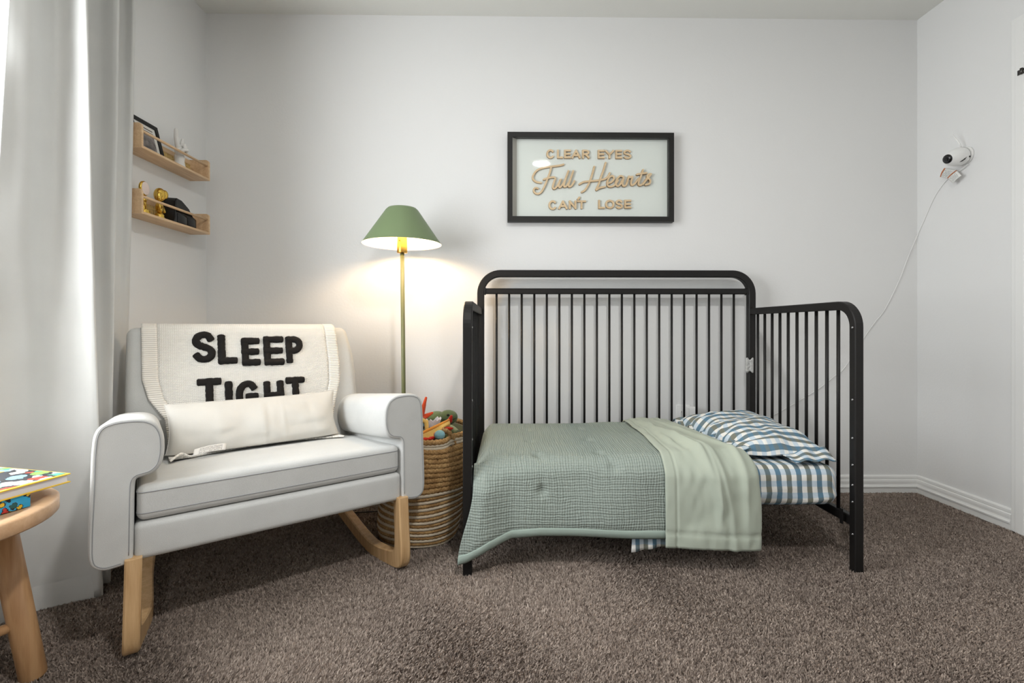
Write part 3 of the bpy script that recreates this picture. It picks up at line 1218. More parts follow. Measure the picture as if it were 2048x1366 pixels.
def pillow_pt(u, v, up):
    a = [np.array(PC[k]) for k in ('bl', 'br', 'fl', 'fr')]
    p = lerp(lerp(a[0], a[1], u), lerp(a[2], a[3], u), v)
    su, sv = 2 * u - 1, 2 * v - 1
    f = max(0.0, (1 - abs(su) ** 3.0)) ** 0.55 * max(0.0, (1 - abs(sv) ** 3.4)) ** 0.6
    h = (0.076 if up else 0.022) * f
    wr = 0.0
    if up:
        # creases fan from the left (open, bunched) edge
        wr = 0.010 * (1 - u) ** 2 * math.sin(v * 42 + 3 * vnoise(u * 4, v * 6)) + 0.006 * vnoise(u * 6, v * 9) + 0.005 * math.sin((v + 0.25 * u) * 20 + 2 * vnoise(u * 3, v * 3)) * (1 - 0.5 * u) + 0.004 * vnoise(u * 11 + 4 * v, v * 22) * (1 - 0.6 * u)
        wr *= min(1, f * 2 + 0.25)
    # edges waver
    p = p + np.array([0.006 * math.sin(v * 34) * (1 - u) * (1 if u < 0.3 else 0), 0.004 * math.sin(u * 13), 0])
    z = p[2] + (h + wr if up else -min(h, p[2] - 0.3705))
    return (p[0] - PO[0], p[1] - PO[1], z - PO[2])


n1, n2 = 60, 90
Vt, Ft = grid(lambda u, v: pillow_pt(u, v, True), n1, n2)
Vb, Fb = grid(lambda u, v: pillow_pt(u, v, False), n1, n2)
V, F = join((Vt, [f[::-1] for f in Ft]), (Vb, Fb))
UVp = [(j / n2 * 0.60, i / n1 * 0.40) for j in range(n2 + 1) for i in range(n1 + 1)]
mesh('pillowcase', V, F, M_PILLOWG, pw_, True, UVp + UVp)


def ruffle(u, v):
    a, b = np.array(PC['bl']), np.array(PC['fl'])
    p = lerp(a, b, v)
    x = p[0] + 0.03 - 0.045 * u
    z = p[2] + 0.022 - 0.020 * u + 0.012 * math.sin(v * 46 + 2 * math.sin(v * 9)) * (0.4 + u)
    return (x - PO[0] + 0.006 * math.sin(v * 31), p[1] - PO[1] + 0.004 * math.sin(u * 5), z - PO[2] + 0.004)


V, F = grid(ruffle, 8, 110)
rf = mesh('case_opening', V, [f[::-1] for f in F], M_PILLOWG, pw_, True, [(p[1], p[0]) for p in V])
solidify(rf, 0.003, 0)


def endflap(u, v):
    x = lerp(1.030, 1.198, u) + 0.01 * v * (0.5 - u)
    y = lerp(1.79, 1.712, v) - 0.015 * (1 - u) * v
    z = 0.371 + 0.004 * (1 + math.sin(u * 14 + 4 * v)) + 0.026 * (1 - v) * smooth01(u / 0.5)
    return (x - PO[0], y - PO[1], z - PO[2])


V, F = grid(endflap, 26, 16)
ef = mesh('case_flap', V, [f[::-1] for f in F], M_PILLOWG, pw_, True, [(p[1] + 1, p[0] + 1) for p in V])
solidify(ef, 0.003, 0)

# ================================================================== ROCKING CHAIR (local: x right, y back, z up)
CH_LOC, CH_ROT = (-0.6566, 1.4662, 0.0), math.radians(36.2)
chair = thing('rocking_chair', 'pale grey upholstered rocking armchair on light wood rockers', 'chair', CH_LOC, CH_ROT)
BK = 0.14 / 0.504


def back_y(z):
    return 0.48 + (z - 0.35) * BK


# arm profile for the right arm (x, z)
ARM = catmull([(0.372, 0.2505), (0.400, 0.2435), (0.432, 0.2445), (0.455, 0.268), (0.4575, 0.33), (0.4545, 0.42), (0.4525, 0.50), (0.4505, 0.550), (0.446, 0.586), (0.433, 0.608), (0.408, 0.6185), (0.376, 0.6205),
               (0.344, 0.6165), (0.320, 0.602), (0.307, 0.577), (0.303, 0.546), (0.305, 0.511), (0.314, 0.485), (0.331, 0.470), (0.351, 0.465), (0.361, 0.4620), (0.3655, 0.450), (0.3665, 0.42), (0.3675, 0.34), (0.3685, 0.27)], 4, True)


def arm(side):
    P = [(p[0], p[1]) for p in ARM]
    n = len(P)
    nr = []
    for i in range(n):
        a, b = P[i - 1], P[(i + 1) % n]
        t = Vector((b[0] - a[0], b[1] - a[1])).normalized()
        nr.append((t.y, -t.x))
    rows = [(0.0, 0.0065), (0.0012, 0.0042), (0.004, 0.0018), (0.010, 0.0004), (0.018, 0.0)] + [(0.018 + (0.50 - 0.018) * k / 10, 0.0) for k in range(1, 11)] + [(0.515, 0.01)]
    V, F = [], []
    for y, ins in rows:
        for (x, z), (nx, nz) in zip(P, nr):
            xx, zz = x - nx * ins, z - nz * ins
            # the arm drops a little to the back
            drop = 0.11 * y * smooth01((zz - 0.28) / 0.16)
            xx -= (0.060 * max(0.0, (xx - 0.31) / 0.147) * smooth01(y / 0.16) * smooth01((0.58 - zz) / 0.09)) if side > 0 else 0.0
            V.append((side * xx, y, zz - drop))
    m = len(rows)
    for i in range(m - 1):
        for k in range(n):
            k2 = (k + 1) % n
            q = (i * n + k, i * n + k2, (i + 1) * n + k2, (i + 1) * n + k)
            F.append(q if side < 0 else q[::-1])
    # front face: rings towards a spine keep the shading smooth
    F.append(tuple(range(n)) if side > 0 else tuple(range(n))[::-1])
    F.append(tuple((m - 1) * n + k for k in range(n)) if side < 0 else tuple((m - 1) * n + k for k in range(n))[::-1])
    a = mesh('arm', V, F, M_UPH, chair)
    for pi in (-1, -2):
        a.data.polygons[len(F) + pi].use_smooth = False
    # thin seam around the front
    S = [(side * (x - nx * 0.0095), -0.0003, z - nz * 0.0095) for (x, z), (nx, nz) in zip(P, nr)]
    S = S[3:-3]
    V, F = tube(S, 0.0011, 6)
    mesh('seam', V, F, M_SEAM, a)


arm(1)
arm(-1)


def soft_box(name, x0, x1, y0, y1, z0, z1, r, m, parent, puff=0.0, seg=4):
    hx, hy, hz = (x1 - x0) / 2, (y1 - y0) / 2, (z1 - z0) / 2
    V, F, UV = padded_box(hx, hy, hz, r, 24, puff, 0.0)
    o = mesh(name, V, F, m, parent)
    o.location = ((x0 + x1) / 2, (y0 + y1) / 2, (z0 + z1) / 2)
    return o


# front rail and seat base
soft_box('front_rail', -0.3675, 0.3675, 0.004, 0.075, 0.248, 0.345, 0.016, M_UPH, chair)
soft_box('seat_base', -0.366, 0.366, 0.06, 0.56, 0.262, 0.344, 0.012, M_UPH, chair)
cu = soft_box('seat_cushion', -0.3625, 0.3625, 0.006, 0.485, 0.3465, 0.4415, 0.020, M_UPH, chair, 0.010)
for v_ in cu.data.vertices:
    if v_.co.z > 0:
        v_.co.z -= 0.09 * (v_.co.y + 0.2395) * min(1, v_.co.z / 0.03)
for zc, yy in ((0.0285, -0.2397), (-0.026, -0.2397)):
    mesh('seam', *tube([(-0.3626, yy + 0.16, zc)] + [(-0.3425 - 0.0201 * math.sin(a), yy + 0.02 * (1 - math.cos(a)), zc) for a in np.linspace(PI / 2, 0, 7)] + [(0, yy - 0.0002, zc)] + [(0.3425 + 0.0201 * math.sin(a), yy + 0.02 * (1 - math.cos(a)), zc) for a in np.linspace(0, PI / 2, 7)] + [(0.3626, yy + 0.16, zc)], 0.0012, 6), M_SEAM, cu)


# back rest
def back_slab():
    z0, z1, th, hw = 0.262, 0.851, 0.095, 0.403
    V, F, UV = padded_box(hw, (z1 - z0) / 2, th / 2, 0.030, 30, 0.0, 0.0)
    # padded_box local: x, y(height), z(thickness)
    out = []
    for x, y, z in V:
        zz = (z0 + z1) / 2 + y
        k = smooth01((zz - 0.70) / 0.15)
        out.append((x * (1 - 0.03 * k) - 0.010 * k, back_y(zz) + th / 2 - z * 1.0, zz))
    return mesh('backrest', out, [f for f in F], M_UPH, chair)


back_slab()


# bent wood rockers
def rocker(side):
    # side profile (y, z): front leg down, rounded toe, runner curving up to the rear, rear leg
    W = 0.036
    outer = catmull([(-0.016, 0.262), (-0.020, 0.16), (-0.024, 0.085), (-0.016, 0.035), (0.012, 0.010), (0.06, 0.001), (0.14, -0.003), (0.24, -0.003), (0.34, 0.003), (0.44, 0.016), (0.54, 0.038), (0.61, 0.062)], 5)
    inner = catmull([(0.036, 0.262), (0.034, 0.17), (0.032, 0.105), (0.036, 0.075), (0.052, 0.060), (0.09, 0.052), (0.15, 0.047), (0.24, 0.047), (0.33, 0.053), (0.43, 0.066), (0.52, 0.086), (0.60, 0.115)], 5)

    def px(y, z):
        # legs splay a little at the toe; the runner draws inwards to the back
        toe = 0.371 - 0.006 * (z / 0.26) + 0.003
        run = smooth01((y - 0.0) / 0.22)
        return side * (toe - 0.030 * run * smooth01((0.16 - z) / 0.08) - 0.008 * smooth01((y - .4) / .2))
    V, F = [], []
    n = len(outer)
    ch = 0.004
    for o_, i_ in zip(outer, inner):
        o_, i_ = np.array(o_), np.array(i_)
        d = (i_ - o_) / (np.linalg.norm(i_ - o_) + 1e-9)
        for p, dx in ((o_ + d * ch, -W / 2), (o_, -W / 2 + ch), (o_, W / 2 - ch), (o_ + d * ch, W / 2), (i_ - d * ch, W / 2), (i_, W / 2 - ch), (i_, -W / 2 + ch), (i_ - d * ch, -W / 2)):
            V.append((px(p[0], p[1]) + dx, p[0], p[1]))
    for i in range(n - 1):
        for k in range(8):
            k2 = (k + 1) % 8
            F.append((i * 8 + k, i * 8 + k2, (i + 1) * 8 + k2, (i + 1) * 8 + k))
    F += [tuple(range(8))[::-1], tuple((n - 1) * 8 + k for k in range(8))]
    r = mesh('rocker', V, F, M_LEGWOOD, chair)
    bm_auto(r)
    # rear leg up to the seat
    xr_ = px(0.58, 0.09)
    V, F = sweep([(xr_, 0.585, 0.060), (xr_ + side * 0.004, 0.555, 0.15), (xr_ + side * 0.008, 0.515, 0.266)], (1, 0, 0), 0.045, W, 0.004)
    mesh('rear_leg', V, F, M_LEGWOOD, r, smooth=False)


def bm_auto(o, deg=40):
    me = o.data
    me.polygons.foreach_set('use_smooth', [True] * len(me.polygons))
    me.set_sharp_from_angle(angle=math.radians(deg))


rocker(1)
rocker(-1)

# ------------------------------------------------------------------ knitted throw on the back
throw = thing('knitted_throw', 'cream knitted throw reading SLEEP TIGHT draped over the chair back', 'blanket', CH_LOC, CH_ROT)
BLP = [(0.735, 0.54), (0.733, 0.70), (0.729, 0.80), (0.722, 0.838), (0.705, 0.858), (0.675, 0.866), (0.640, 0.864), (0.613, 0.852), (0.601, 0.828)]
BLP += [(back_y(z) - 0.012, z) for z in (0.80, 0.74, 0.68, 0.62, 0.57, 0.53, 0.49, 0.46)]
BLP += [(0.490, 0.434), (0.474, 0.4195), (0.44, 0.4195), (0.38, 0.425), (0.33, 0.4295), (0.28, 0.434)]
BLC = catmull(BLP, 6)
_d = [0.0]
for _a, _b in zip(BLC[:-1], BLC[1:]):
    _d.append(_d[-1] + float(np.linalg.norm(_b - _a)))
BLEN = _d[-1]


def bl_at(s):
    return float(np.interp(s, _d, [p[0] for p in BLC])), float(np.interp(s, _d, [p[1] for p in BLC]))


def bl_edge(s, side):
    y, z = bl_at(s)
    if side < 0:
        e = pw(z, [0.41, 0.47, 0.53, 0.60, 0.67, 0.86], [-0.285, -0.286, -0.292, -0.338, -0.356, -0.359])
        return e if y < 0.68 else -0.359
    e = pw(z, [0.41, 0.47, 0.54, 0.62, 0.70, 0.86], [0.270, 0.280, 0.297, 0.324, 0.330, 0.322])
    return e if y < 0.68 else 0.322


def throw_pt(u, v):
    # the two front corners reach forward, the middle of the hem lies further back
    hem = lerp(0.12, 0.0, abs(2 * u - 1) ** 2.0)
    if u > 0.5:
        hem += 0.045 * (2 * u - 1)
    s = v * (BLEN - hem)
    y, z = bl_at(s)
    xl_, xr_ = bl_edge(s, -1), bl_edge(s, 1)
    x = lerp(xl_, xr_, u)
    front = 1 if (y < 0.60 and z > 0.44) else 0
    w = 0.0
    if front:
        w = 0.0025 * vnoise(x * 7, z * 7) + 0.010 * smooth01((0.62 - z) / 0.12) * (math.exp(-((u - 0.03) / 0.05) ** 2) + math.exp(-((u - 0.97) / 0.05) ** 2))
    lay = 0.020 * smooth01((0.45 - z) / 0.01) * 1.4 * (math.exp(-((u - 0.04) / 0.15) ** 2) + math.exp(-((u - 0.95) / 0.06) ** 2)) * math.sin(PI * min(1, max(0, (u if u < .5 else 1 - u) / 0.22))) * smooth01((0.330 - y) / 0.03)
    return x, y - w, z + lay, s


def throw_panel(name, u0, u1, nu, nv, m, off=0.0):
    V, UV = [], []
    for j in range(nv + 1):
        for i in range(nu + 1):
            x, y, z, s = throw_pt(lerp(u0, u1, i / nu), j / nv)
            V.append((x, y - off, z + off * 0.5))
            UV.append((x + 1, s))
    F = [(j * (nu + 1) + i, (j + 1) * (nu + 1) + i, (j + 1) * (nu + 1) + i + 1, j * (nu + 1) + i + 1) for j in range(nv) for i in range(nu)]
    o = mesh(name, V, F, m, throw, True, UV)
    solidify(o, 0.006, -1)
    return o


throw_panel('knit_panel', 0.066, 0.934, 50, 120, M_KNIT)
for u0, u1 in ((0.0, 0.066), (0.934, 1.0)):
    o = throw_panel('ribbed_edge', u0, u1, 6, 120, M_RIB, 0.001)
    o['label'] = 'ribbed border strip'


def bl_map(u, v, h):
    y = back_y(v) - 0.0135 - 0.0025 * vnoise(u * 7, v * 7)
    return (u, y - h * 0.96, v + h * BK)


SLEEP = [('S', -.2098, -.1315, .7210, .8360), ('L', -.1285, -.0600, .7110, .8245), ('E', -.0490, .0199, .7010, .8110), ('E', .0290, .1082, .6990, .8160), ('P', .1110, .1830, .7040, .8150),
         ('T', -.1970, -.1165, .5500, .6620), ('I', -.1060, -.0825, .5360, .6470), ('G', -.0725, .0083, .5310, .6450), ('H', .0215, .1017, .5260, .6385), ('T', .1050, .1800, .5280, .6490)]
for ch, x0, x1, z0, z1 in SLEEP:
    glyph('letter', ch, x0, x1, z0, z1, 0.0265, 0.007, bl_map, [M_LETTERYARN], throw, True, 0.16)


def tag_mat(name, base, line, orange=False):
    m = NT(name)
    uv = m.coord('UV')
    sep = m.n('ShaderNodeSeparateXYZ')
    m.l(uv, sep.inputs[0])
    u, v = sep.outputs[0], sep.outputs[1]
    ln = m.mathn('LESS_THAN', m.mathn('FRACT', m.mathn('MULTIPLY', v, 8.0)), 0.38)
    br = m.mathn('GREATER_THAN', m.noise(m.coord('UV', (26, 9, 1)), 1.0, 0), 0.36)
    ins = m.mathn('MULTIPLY', m.mathn('GREATER_THAN', u, 0.16), m.mathn('LESS_THAN', u, 0.88))
    ins = m.mathn('MULTIPLY', ins, m.mathn('MULTIPLY', m.mathn('GREATER_THAN', v, 0.12), m.mathn('LESS_THAN', v, 0.9)))
    f = m.mathn('MULTIPLY', m.mathn('MULTIPLY', ln, br), ins)
    c = m.mix(f, lin(base), lin(line))
    if orange:
        c = m.mix(m.mathn('LESS_THAN', v, 0.13), c, lin((206, 120, 72)))
    m.l(c, m.b.inputs['Base Color'])
    m.b.inputs['Roughness'].default_value = 0.7
    return m.m


# care label sewn to the left corner of the throw
def care(u, v):
    x = lerp(-0.2248, -0.130, u)
    y = lerp(0.280, 0.316, u) + 0.022 * v
    z = 0.4375 - 0.09 * 0.02 * v + 0.019 * v + 0.004 * math.sin(PI * u)
    return (x + 0.006 * v, y, z)


V, F = grid(care, 10, 6)
ct = mesh('care_label', V, [f[::-1] for f in F], tag_mat('care_label_satin', (232, 230, 226), (96, 94, 92)), throw, True, [(i / 10, j / 6) for j in range(7) for i in range(11)])
ct['label'] = 'small white satin care label with grey print'
solidify(ct, 0.001, -1)

# ------------------------------------------------------------------ lumbar cushion
lum = thing('lumbar_pillow', 'long cream lumbar pillow lying on the rocking chair seat', 'pillow', CH_LOC, CH_ROT)


def lumbar(u, v, up):
    su, sv = 2 * u - 1, 2 * v - 1
    hl, hh = 0.284, 0.092
    f = max(0.0, 1 - abs(su) ** 5) ** 0.5 * max(0.0, 1 - abs(sv) ** 2.0) ** 0.5
    pinch = 1 - 0.05 * (1 - abs(sv) ** 2) * abs(su) ** 3
    x = su * hl * pinch
    h = sv * hh * (1 - 0.03 * (1 - su * su))
    d = 0.080 * f
    wr = 0.0035 * math.sin(su * 11 + 2 * sv) * (1 - abs(sv)) + 0.006 * vnoise(su * 5, sv * 3) * f + (0.007 * math.exp(-((su - 0.03) / 0.022) ** 2) - 0.006 * math.exp(-((su - 0.10) / 0.03) ** 2) + 0.007 * math.exp(-((su - 0.27) / 0.022) ** 2) - 0.005 * math.exp(-((su - 0.62) / 0.05) ** 2) + 0.005 * math.exp(-((su + 0.45) / 0.05) ** 2)) * f * (0.35 + 0.65 * max(0, sv)) + 0.0022 * math.sin(su * 95) * max(0, abs(sv) - 0.72) / 0.28
    if up:
        d += wr
        n = -d
    else:
        n = d * 0.68
    t = math.radians(24)
    # tilt: top leans back
    yy = 0.420 + h * math.sin(t) + n * math.cos(t)
    zz = 0.5035 + h * math.cos(t) + n * math.sin(t) * 0.6
    zz = max(zz, 0.464 - 0.09 * yy)
    yy = min(yy, back_y(zz) - 0.034 - 0.02 * smooth01((0.47 - zz) / 0.05))
    zz = max(zz, 0.464 - 0.09 * yy)
    # ears at the corners
    return (x - 0.012, yy, zz + 0.010 * max(0, su) ** 6 * max(0, sv) ** 3)


Vt, Ft = grid(lambda u, v: lumbar(u, v, True), 80, 40)
Vb, Fb = grid(lambda u, v: lumbar(u, v, False), 80, 40)
V, F = join((Vt, Ft), (Vb, [f[::-1] for f in Fb]))
mesh('cushion_cover', V, F, M_CREAM, lum)
edge = [lumbar(u, v, True) for u, v in [(0.0, k / 12) for k in range(13)] + [(k / 30, 1.0) for k in range(1, 31)] + [(1.0, 1 - k / 12) for k in range(1, 13)] + [(1 - k / 30, 0) for k in range(1, 30)]]
mesh('edge_seam', *tube(edge, 0.0014, 6), M_CREAM, lum)

# ================================================================== FLOOR LAMP
LX, LY = -0.470, 2.205
lamp = thing('floor_lamp', 'lit floor lamp with green metal cone shade and slim olive pole', 'lamp', (LX, LY, 0))
mesh('base', *lathe([(0, 0.0), (0.072, 0.0), (0.074, 0.006), (0.072, 0.016), (0.02, 0.020), (0, 0.020)], 40), M_POLE, lamp)
mesh('pole', *tube([(0.012, 0, 0.018), (0.0, 0, 1.20)], 0.0095, 14), M_POLE, lamp)
mesh('socket_cover', *lathe([(0.0, 1.192), (0.0225, 1.192), (0.0235, 1.195), (0.0225, 1.262), (0.020, 1.266), (0.0, 1.266)], 28), M_BRASS, lamp)
mesh('switch_knob', *tube([(-0.008, -0.022, 1.247), (-0.008, -0.032, 1.247)], 0.0032, 10), M_BRASS, lamp)
SHP = [(0.0, 1.3985), (0.050, 1.398), (0.064, 1.395), (0.0735, 1.386)]
so = SHP + [(0.178, 1.232)]
o = mesh('lamp_shade', *lathe(so, 64), M_GREEN, lamp)
inner = [(0.1773, 1.2318), (0.072, 1.3835), (0.062, 1.392), (0.0, 1.3955)]
i_ = mesh('shade_lining', *lathe(inner, 64), M_SHADEIN, o)
i_['label'] = 'white inner face of the shade'
for k in range(3):
    a = 2 * PI * k / 3 + 3.9
    mesh('shade_spoke', *tube([(0.018 * math.cos(a), 0.018 * math.sin(a), 1.268), (0.172 * math.cos(a), 0.172 * math.sin(a), 1.243)], 0.0016, 6), M_STEEL, o)
blb = mesh('light_bulb', *lathe([(0.0, 1.352), (0.012, 1.350), (0.023, 1.340), (0.028, 1.322), (0.026, 1.306), (0.016, 1.286), (0.013, 1.268), (0.0, 1.266)], 24), M_BULB, lamp)
mesh('cord', *tube(catmull([(-0.07, -0.01, 0.008), (-0.12, 0.006, 0.010), (-0.19, -0.010, 0.012), (-0.26, -0.009, 0.011), (-0.36, 0.02, 0.011), (-0.50, 0.12, 0.011), (-0.62, 0.21, 0.012)], 6), 0.0035, 8), M_CORDBLACK, lamp)

# ================================================================== TOY BASKET
BKX, BKY = -0.355, 1.994
bas = thing('woven_basket', 'tall woven jute basket with white rope stripes filled with toys', 'basket', (BKX, BKY, 0))


def lean(z):
    # the soft basket slumps a little to the right
    return 0.05 * max(0.0, z - 0.05) / 0.40


def ring(r, z, rad, wob=0.0, nb=0, seg=96, tube_seg=8, tilt=0.0, ez=1.0, ph=0.0, dent=0.0):
    V, F = [], []
    for i in range(seg):
        a = 2 * PI * i / seg
        # soft basket: slightly irregular
        R = r * (1 + 0.012 * math.sin(2 * a + 1 + z * 6) + 0.008 * math.sin(3 * a + z * 11))
        # inward fold of the rim on the front right
        da = math.atan2(math.sin(a + 0.80), math.cos(a + 0.80))
        R -= dent * math.exp(-(da / 0.20) ** 2)
        zz = z + tilt * math.sin(a) + 0.004 * math.sin(3 * a + z * 20)
        for k in range(tube_seg):
            t = 2 * PI * k / tube_seg
            rr = rad
            if nb:
                rr = rad * (1 + wob * math.sin(nb * a + ph + 2 * math.sin(t) * 1.2))
            V.append(((R + rr * math.cos(t)) * math.cos(a) + lean(z), (R + rr * math.cos(t)) * math.sin(a), zz + rr * ez * math.sin(t)))
    for i in range(seg):
        j = (i + 1) % seg
        for k in range(tube_seg):
            k2 = (k + 1) % tube_seg
            F.append((i * tube_seg + k, j * tube_seg + k, j * tube_seg + k2, i * tube_seg + k2))
    return V, F


def b_r(z):
    return pw(z, [0, 0.02, 0.06, 0.12, 0.22, 0.34, 0.46], [0.142, 0.152, 0.160, 0.164, 0.163, 0.160, 0.160])


mesh('basket_bottom', *lathe([(0, 0.006), (0.08, 0.006), (0.148, 0.008), (0.148, 0.016), (0, 0.014)], 48), M_JUTE, bas)
z = 0.010
k = 0
while z < 0.205:
    c = mesh('cotton_coil', *ring(b_r(z) + 0.002, z, 0.0065, 0.06, 60), M_COTTON, bas)
    z += 0.0125
    mesh('jute_coil', *ring(b_r(z), z, 0.0080, 0.12, 56, seg=192, ph=k), M_JUTE, bas)
    z += 0.0125
    k += 1
mesh('cotton_coil', *ring(b_r(z) + 0.003, z, 0.0075, 0.06, 60), M_COTTON, bas)
z += 0.0160
k = 0
while z < 0.405:
    t = (z - 0.2) / 0.25
    mesh('braided_coil', *ring(b_r(z), z, 0.0112, 0.11, 60, seg=240, tilt=0.014 * t, ez=1.1, ph=k * 1.9, dent=0.028 * max(0, t - 0.45)), M_JUTE, bas)
    z += 0.0205
    k += 1
for zz, mm in ((z - 0.003, M_COTTON), (z + 0.009, M_COTTON)):
    mesh('cotton_coil', *ring(b_r(zz), zz, 0.0072, 0.06, 60, tilt=0.015, dent=0.024), mm, bas)
mesh('rim_braid', *ring(b_r(z), z + 0.022, 0.0095, 0.13, 64, seg=256, tilt=0.016, ez=1.15, dent=0.030), M_JUTE, bas)
# soft white lining of the collar, seen on the far side
V, F = [], []
n = 72
for i in range(n):
    a = 2 * PI * i / n
    da = math.atan2(math.sin(a + 0.80), math.cos(a + 0.80))
    for zz, r in ((0.33, 0.146), (0.40, 0.146), (z + 0.012, 0.144)):
        R = r - 0.028 * math.exp(-(da / 0.20) ** 2) * (zz - 0.33) / 0.1
        V.append((R * math.cos(a) + lean(zz), R * math.sin(a), zz + 0.015 * math.sin(a)))
for i in range(n):
    j = (i + 1) % n
    for k in range(2):
        F.append((i * 3 + k, j * 3 + k, j * 3 + k + 1, i * 3 + k + 1))
mesh('lining', V, [f[::-1] for f in F], plain('pale_green_lining', (176, 180, 150), 0.9, bump=(200, 0.4, 0.003)), bas)
hp = catmull([(0.108, -0.112, 0.452), (0.128, -0.108, 0.446), (0.146, -0.098, 0.425), (0.160, -0.086, 0.385), (0.167, -0.076, 0.335), (0.166, -0.070, 0.315)], 6)
mesh('handle', *tube(hp, [0.009 * (1 + 0.18 * math.sin(i * 1.6)) for i in range(len(hp))], 8), M_JUTE, bas)

# toys in the basket: plush bodies reach down into it
def plush(name, c, sc=500):
    return fabric(name, c, sc, 0.7, 0.08, 1.0, 0.3)


P_BLUEG = plush('plush_blue_grey', (92, 116, 120))
P_ORANGE = plush('plush_orange_red', (212, 78, 40))
P_RED = plush('plush_red', (188, 44, 26))
P_YEL = plush('plush_yellow', (226, 186, 104))
P_GREEN = plush('plush_dino_green', (96, 112, 76))
P_TEAL = plush('plush_teal', (96, 140, 148))
P_WHITE = plush('plush_white', (224, 222, 226))
P_SKY = plush('plush_sky', (128, 172, 180))
P_LIME = plush('plush_lime', (176, 196, 128))
EYE = plain('toy_eye_black', (10, 10, 10), 0.15)

t = thing('plush_dragon', 'blue grey plush dragon with bright orange spiky mane in the basket', 'plush toy', (-0.372, 1.955, 0.02))
mesh('body', *join(ellipsoid((0, 0, 0.20), (0.075, 0.07, 0.20)), ellipsoid((0.012, -0.02, 0.43), (0.055, 0.052, 0.050))), P_BLUEG, t)
for a, b, r in (((0.030, 0.0, 0.47), (0.050, 0.01, 0.545), 0.012), ((0.028, 0.012, 0.462), (0.044, 0.02, 0.515), 0.013), ((0.036, 0.012, 0.463), (0.072, 0.03, 0.480), 0.014),
                ((0.022, 0.0, 0.458), (0.048, -0.012, 0.468), 0.014), ((0.010, 0.0, 0.470), (0.026, 0.01, 0.528), 0.012)):
    mesh('mane_spike', *capsule(a, b, r, 0.005), P_ORANGE, t)
V, F = tube([(0.012, -0.058, 0.462), (0.038, -0.050, 0.468), (0.058, -0.040, 0.458), (0.062, -0.046, 0.425), (0.063, -0.050, 0.402)], [0.006, 0.010, 0.011, 0.009, 0.007], 10)
mesh('horn', V, F, P_YEL, t)
mesh('eye', *ellipsoid((0.044, -0.050, 0.437), (0.011, 0.012, 0.009)), EYE, t)

t = thing('plush_dinosaur', 'green plush dinosaur lying head up at the back of the basket', 'plush toy', (-0.290, 2.055, 0.02))
R45 = Matrix.Rotation(0.0, 3, 'Y')
mesh('body', *join(ellipsoid((-0.015, 0.0, 0.22), (0.06, 0.05, 0.215)), ellipsoid((0.0, -0.005, 0.440), (0.052, 0.040, 0.036)), ellipsoid((0.050, -0.015, 0.452), (0.040, 0.036, 0.031))), P_GREEN, t)
mesh('eye', *ellipsoid((0.052, -0.046, 0.4665), (0.0055, 0.005, 0.0055)), EYE, t)
mesh('mouth', *tube(catmull([(0.030, -0.0475, 0.449), (0.048, -0.0515, 0.447), (0.070, -0.046, 0.448), (0.086, -0.030, 0.452)], 4), 0.0016, 6), plain('mouth_thread', (44, 52, 38), 0.9), t)

t = thing('plush_chick', 'small teal plush with a jagged white collar between dragon and dinosaur', 'plush toy', (-0.297, 1.962, 0.02))
mesh('body', *ellipsoid((0, 0, 0.225), (0.030, 0.028, 0.225)), P_TEAL, t)
V, F = [], []
n = 14
for i in range(n + 1):
    a = -2.6 + 4.0 * i / n
    tip = 0.008 if i % 2 else 0.0
    V += [(0.027 * math.cos(a), 0.026 * math.sin(a), 0.432), ((0.030 + tip * 0.4) * math.cos(a) + 0.004, (0.030 + tip * 0.4) * math.sin(a), 0.457 + tip)]
for i in range(n):
    F.append((2 * i, 2 * i + 2, 2 * i + 3, 2 * i + 1))
solidify(mesh('collar', V, F, P_WHITE, t, smooth=False), 0.004, 0)

t = thing('plush_flame_wing', 'orange and yellow plush wing with red flame fringe at the basket front', 'plush toy', (-0.302, 1.893, 0.03))
A, B = Vector((-0.055, -0.025, 0.395)), Vector((0.080, 0.045, 0.448))
V, F = grid(lambda u, v: tuple(A.lerp(B, u) + Vector((0.004 * v, -0.02 * v, -0.052 * v * (0.25 + 0.75 * math.sin(PI * min(1, 0.2 + u)))))), 16, 6)
solidify(mesh('wing', V, F, P_YEL, t), 0.012, 0)
for i in range(7):
    u = 0.05 + i * 0.15
    p = A.lerp(B, u) + Vector((0.0, -0.026, -0.026 - 0.008 * (i % 2)))
    mesh('flame_fringe', *capsule(p, p + Vector((0.020, -0.004, 0.010 if i % 2 else 0.004)), 0.010, 0.004), P_RED, t)
mesh('wing_edge', *tube([tuple(A.lerp(B, k / 6) + Vector((0, -0.004, 0.003))) for k in range(7)], 0.006, 8), plush('plush_amber', (226, 150, 62)), t)
mesh('wing_tip', *join(capsule(B, B + Vector((0.006, 0.0, 0.016)), 0.011, 0.006), capsule(B + Vector((-.02, -.02, -.03)), B + Vector((0.0, -0.02, -0.03)), 0.012, 0.010)), P_RED, t)
mesh('wing_body', *ellipsoid((0.0, 0.03, 0.18), (0.045, 0.03, 0.175)), P_ORANGE, t)

t = thing('plush_egg', 'small pale blue plush egg beside the flame wing', 'plush toy', (-0.253, 1.866, 0.40))
mesh('egg', *ellipsoid((0, 0, 0.036), (0.021, 0.020, 0.019)), P_SKY, t)
mesh('seam', *tube([(0.0205 * math.cos(a), 0.0195 * math.sin(a), 0.036) for a in np.linspace(0, 2 * PI, 25)], 0.0010, 5, False), P_TEAL, t)

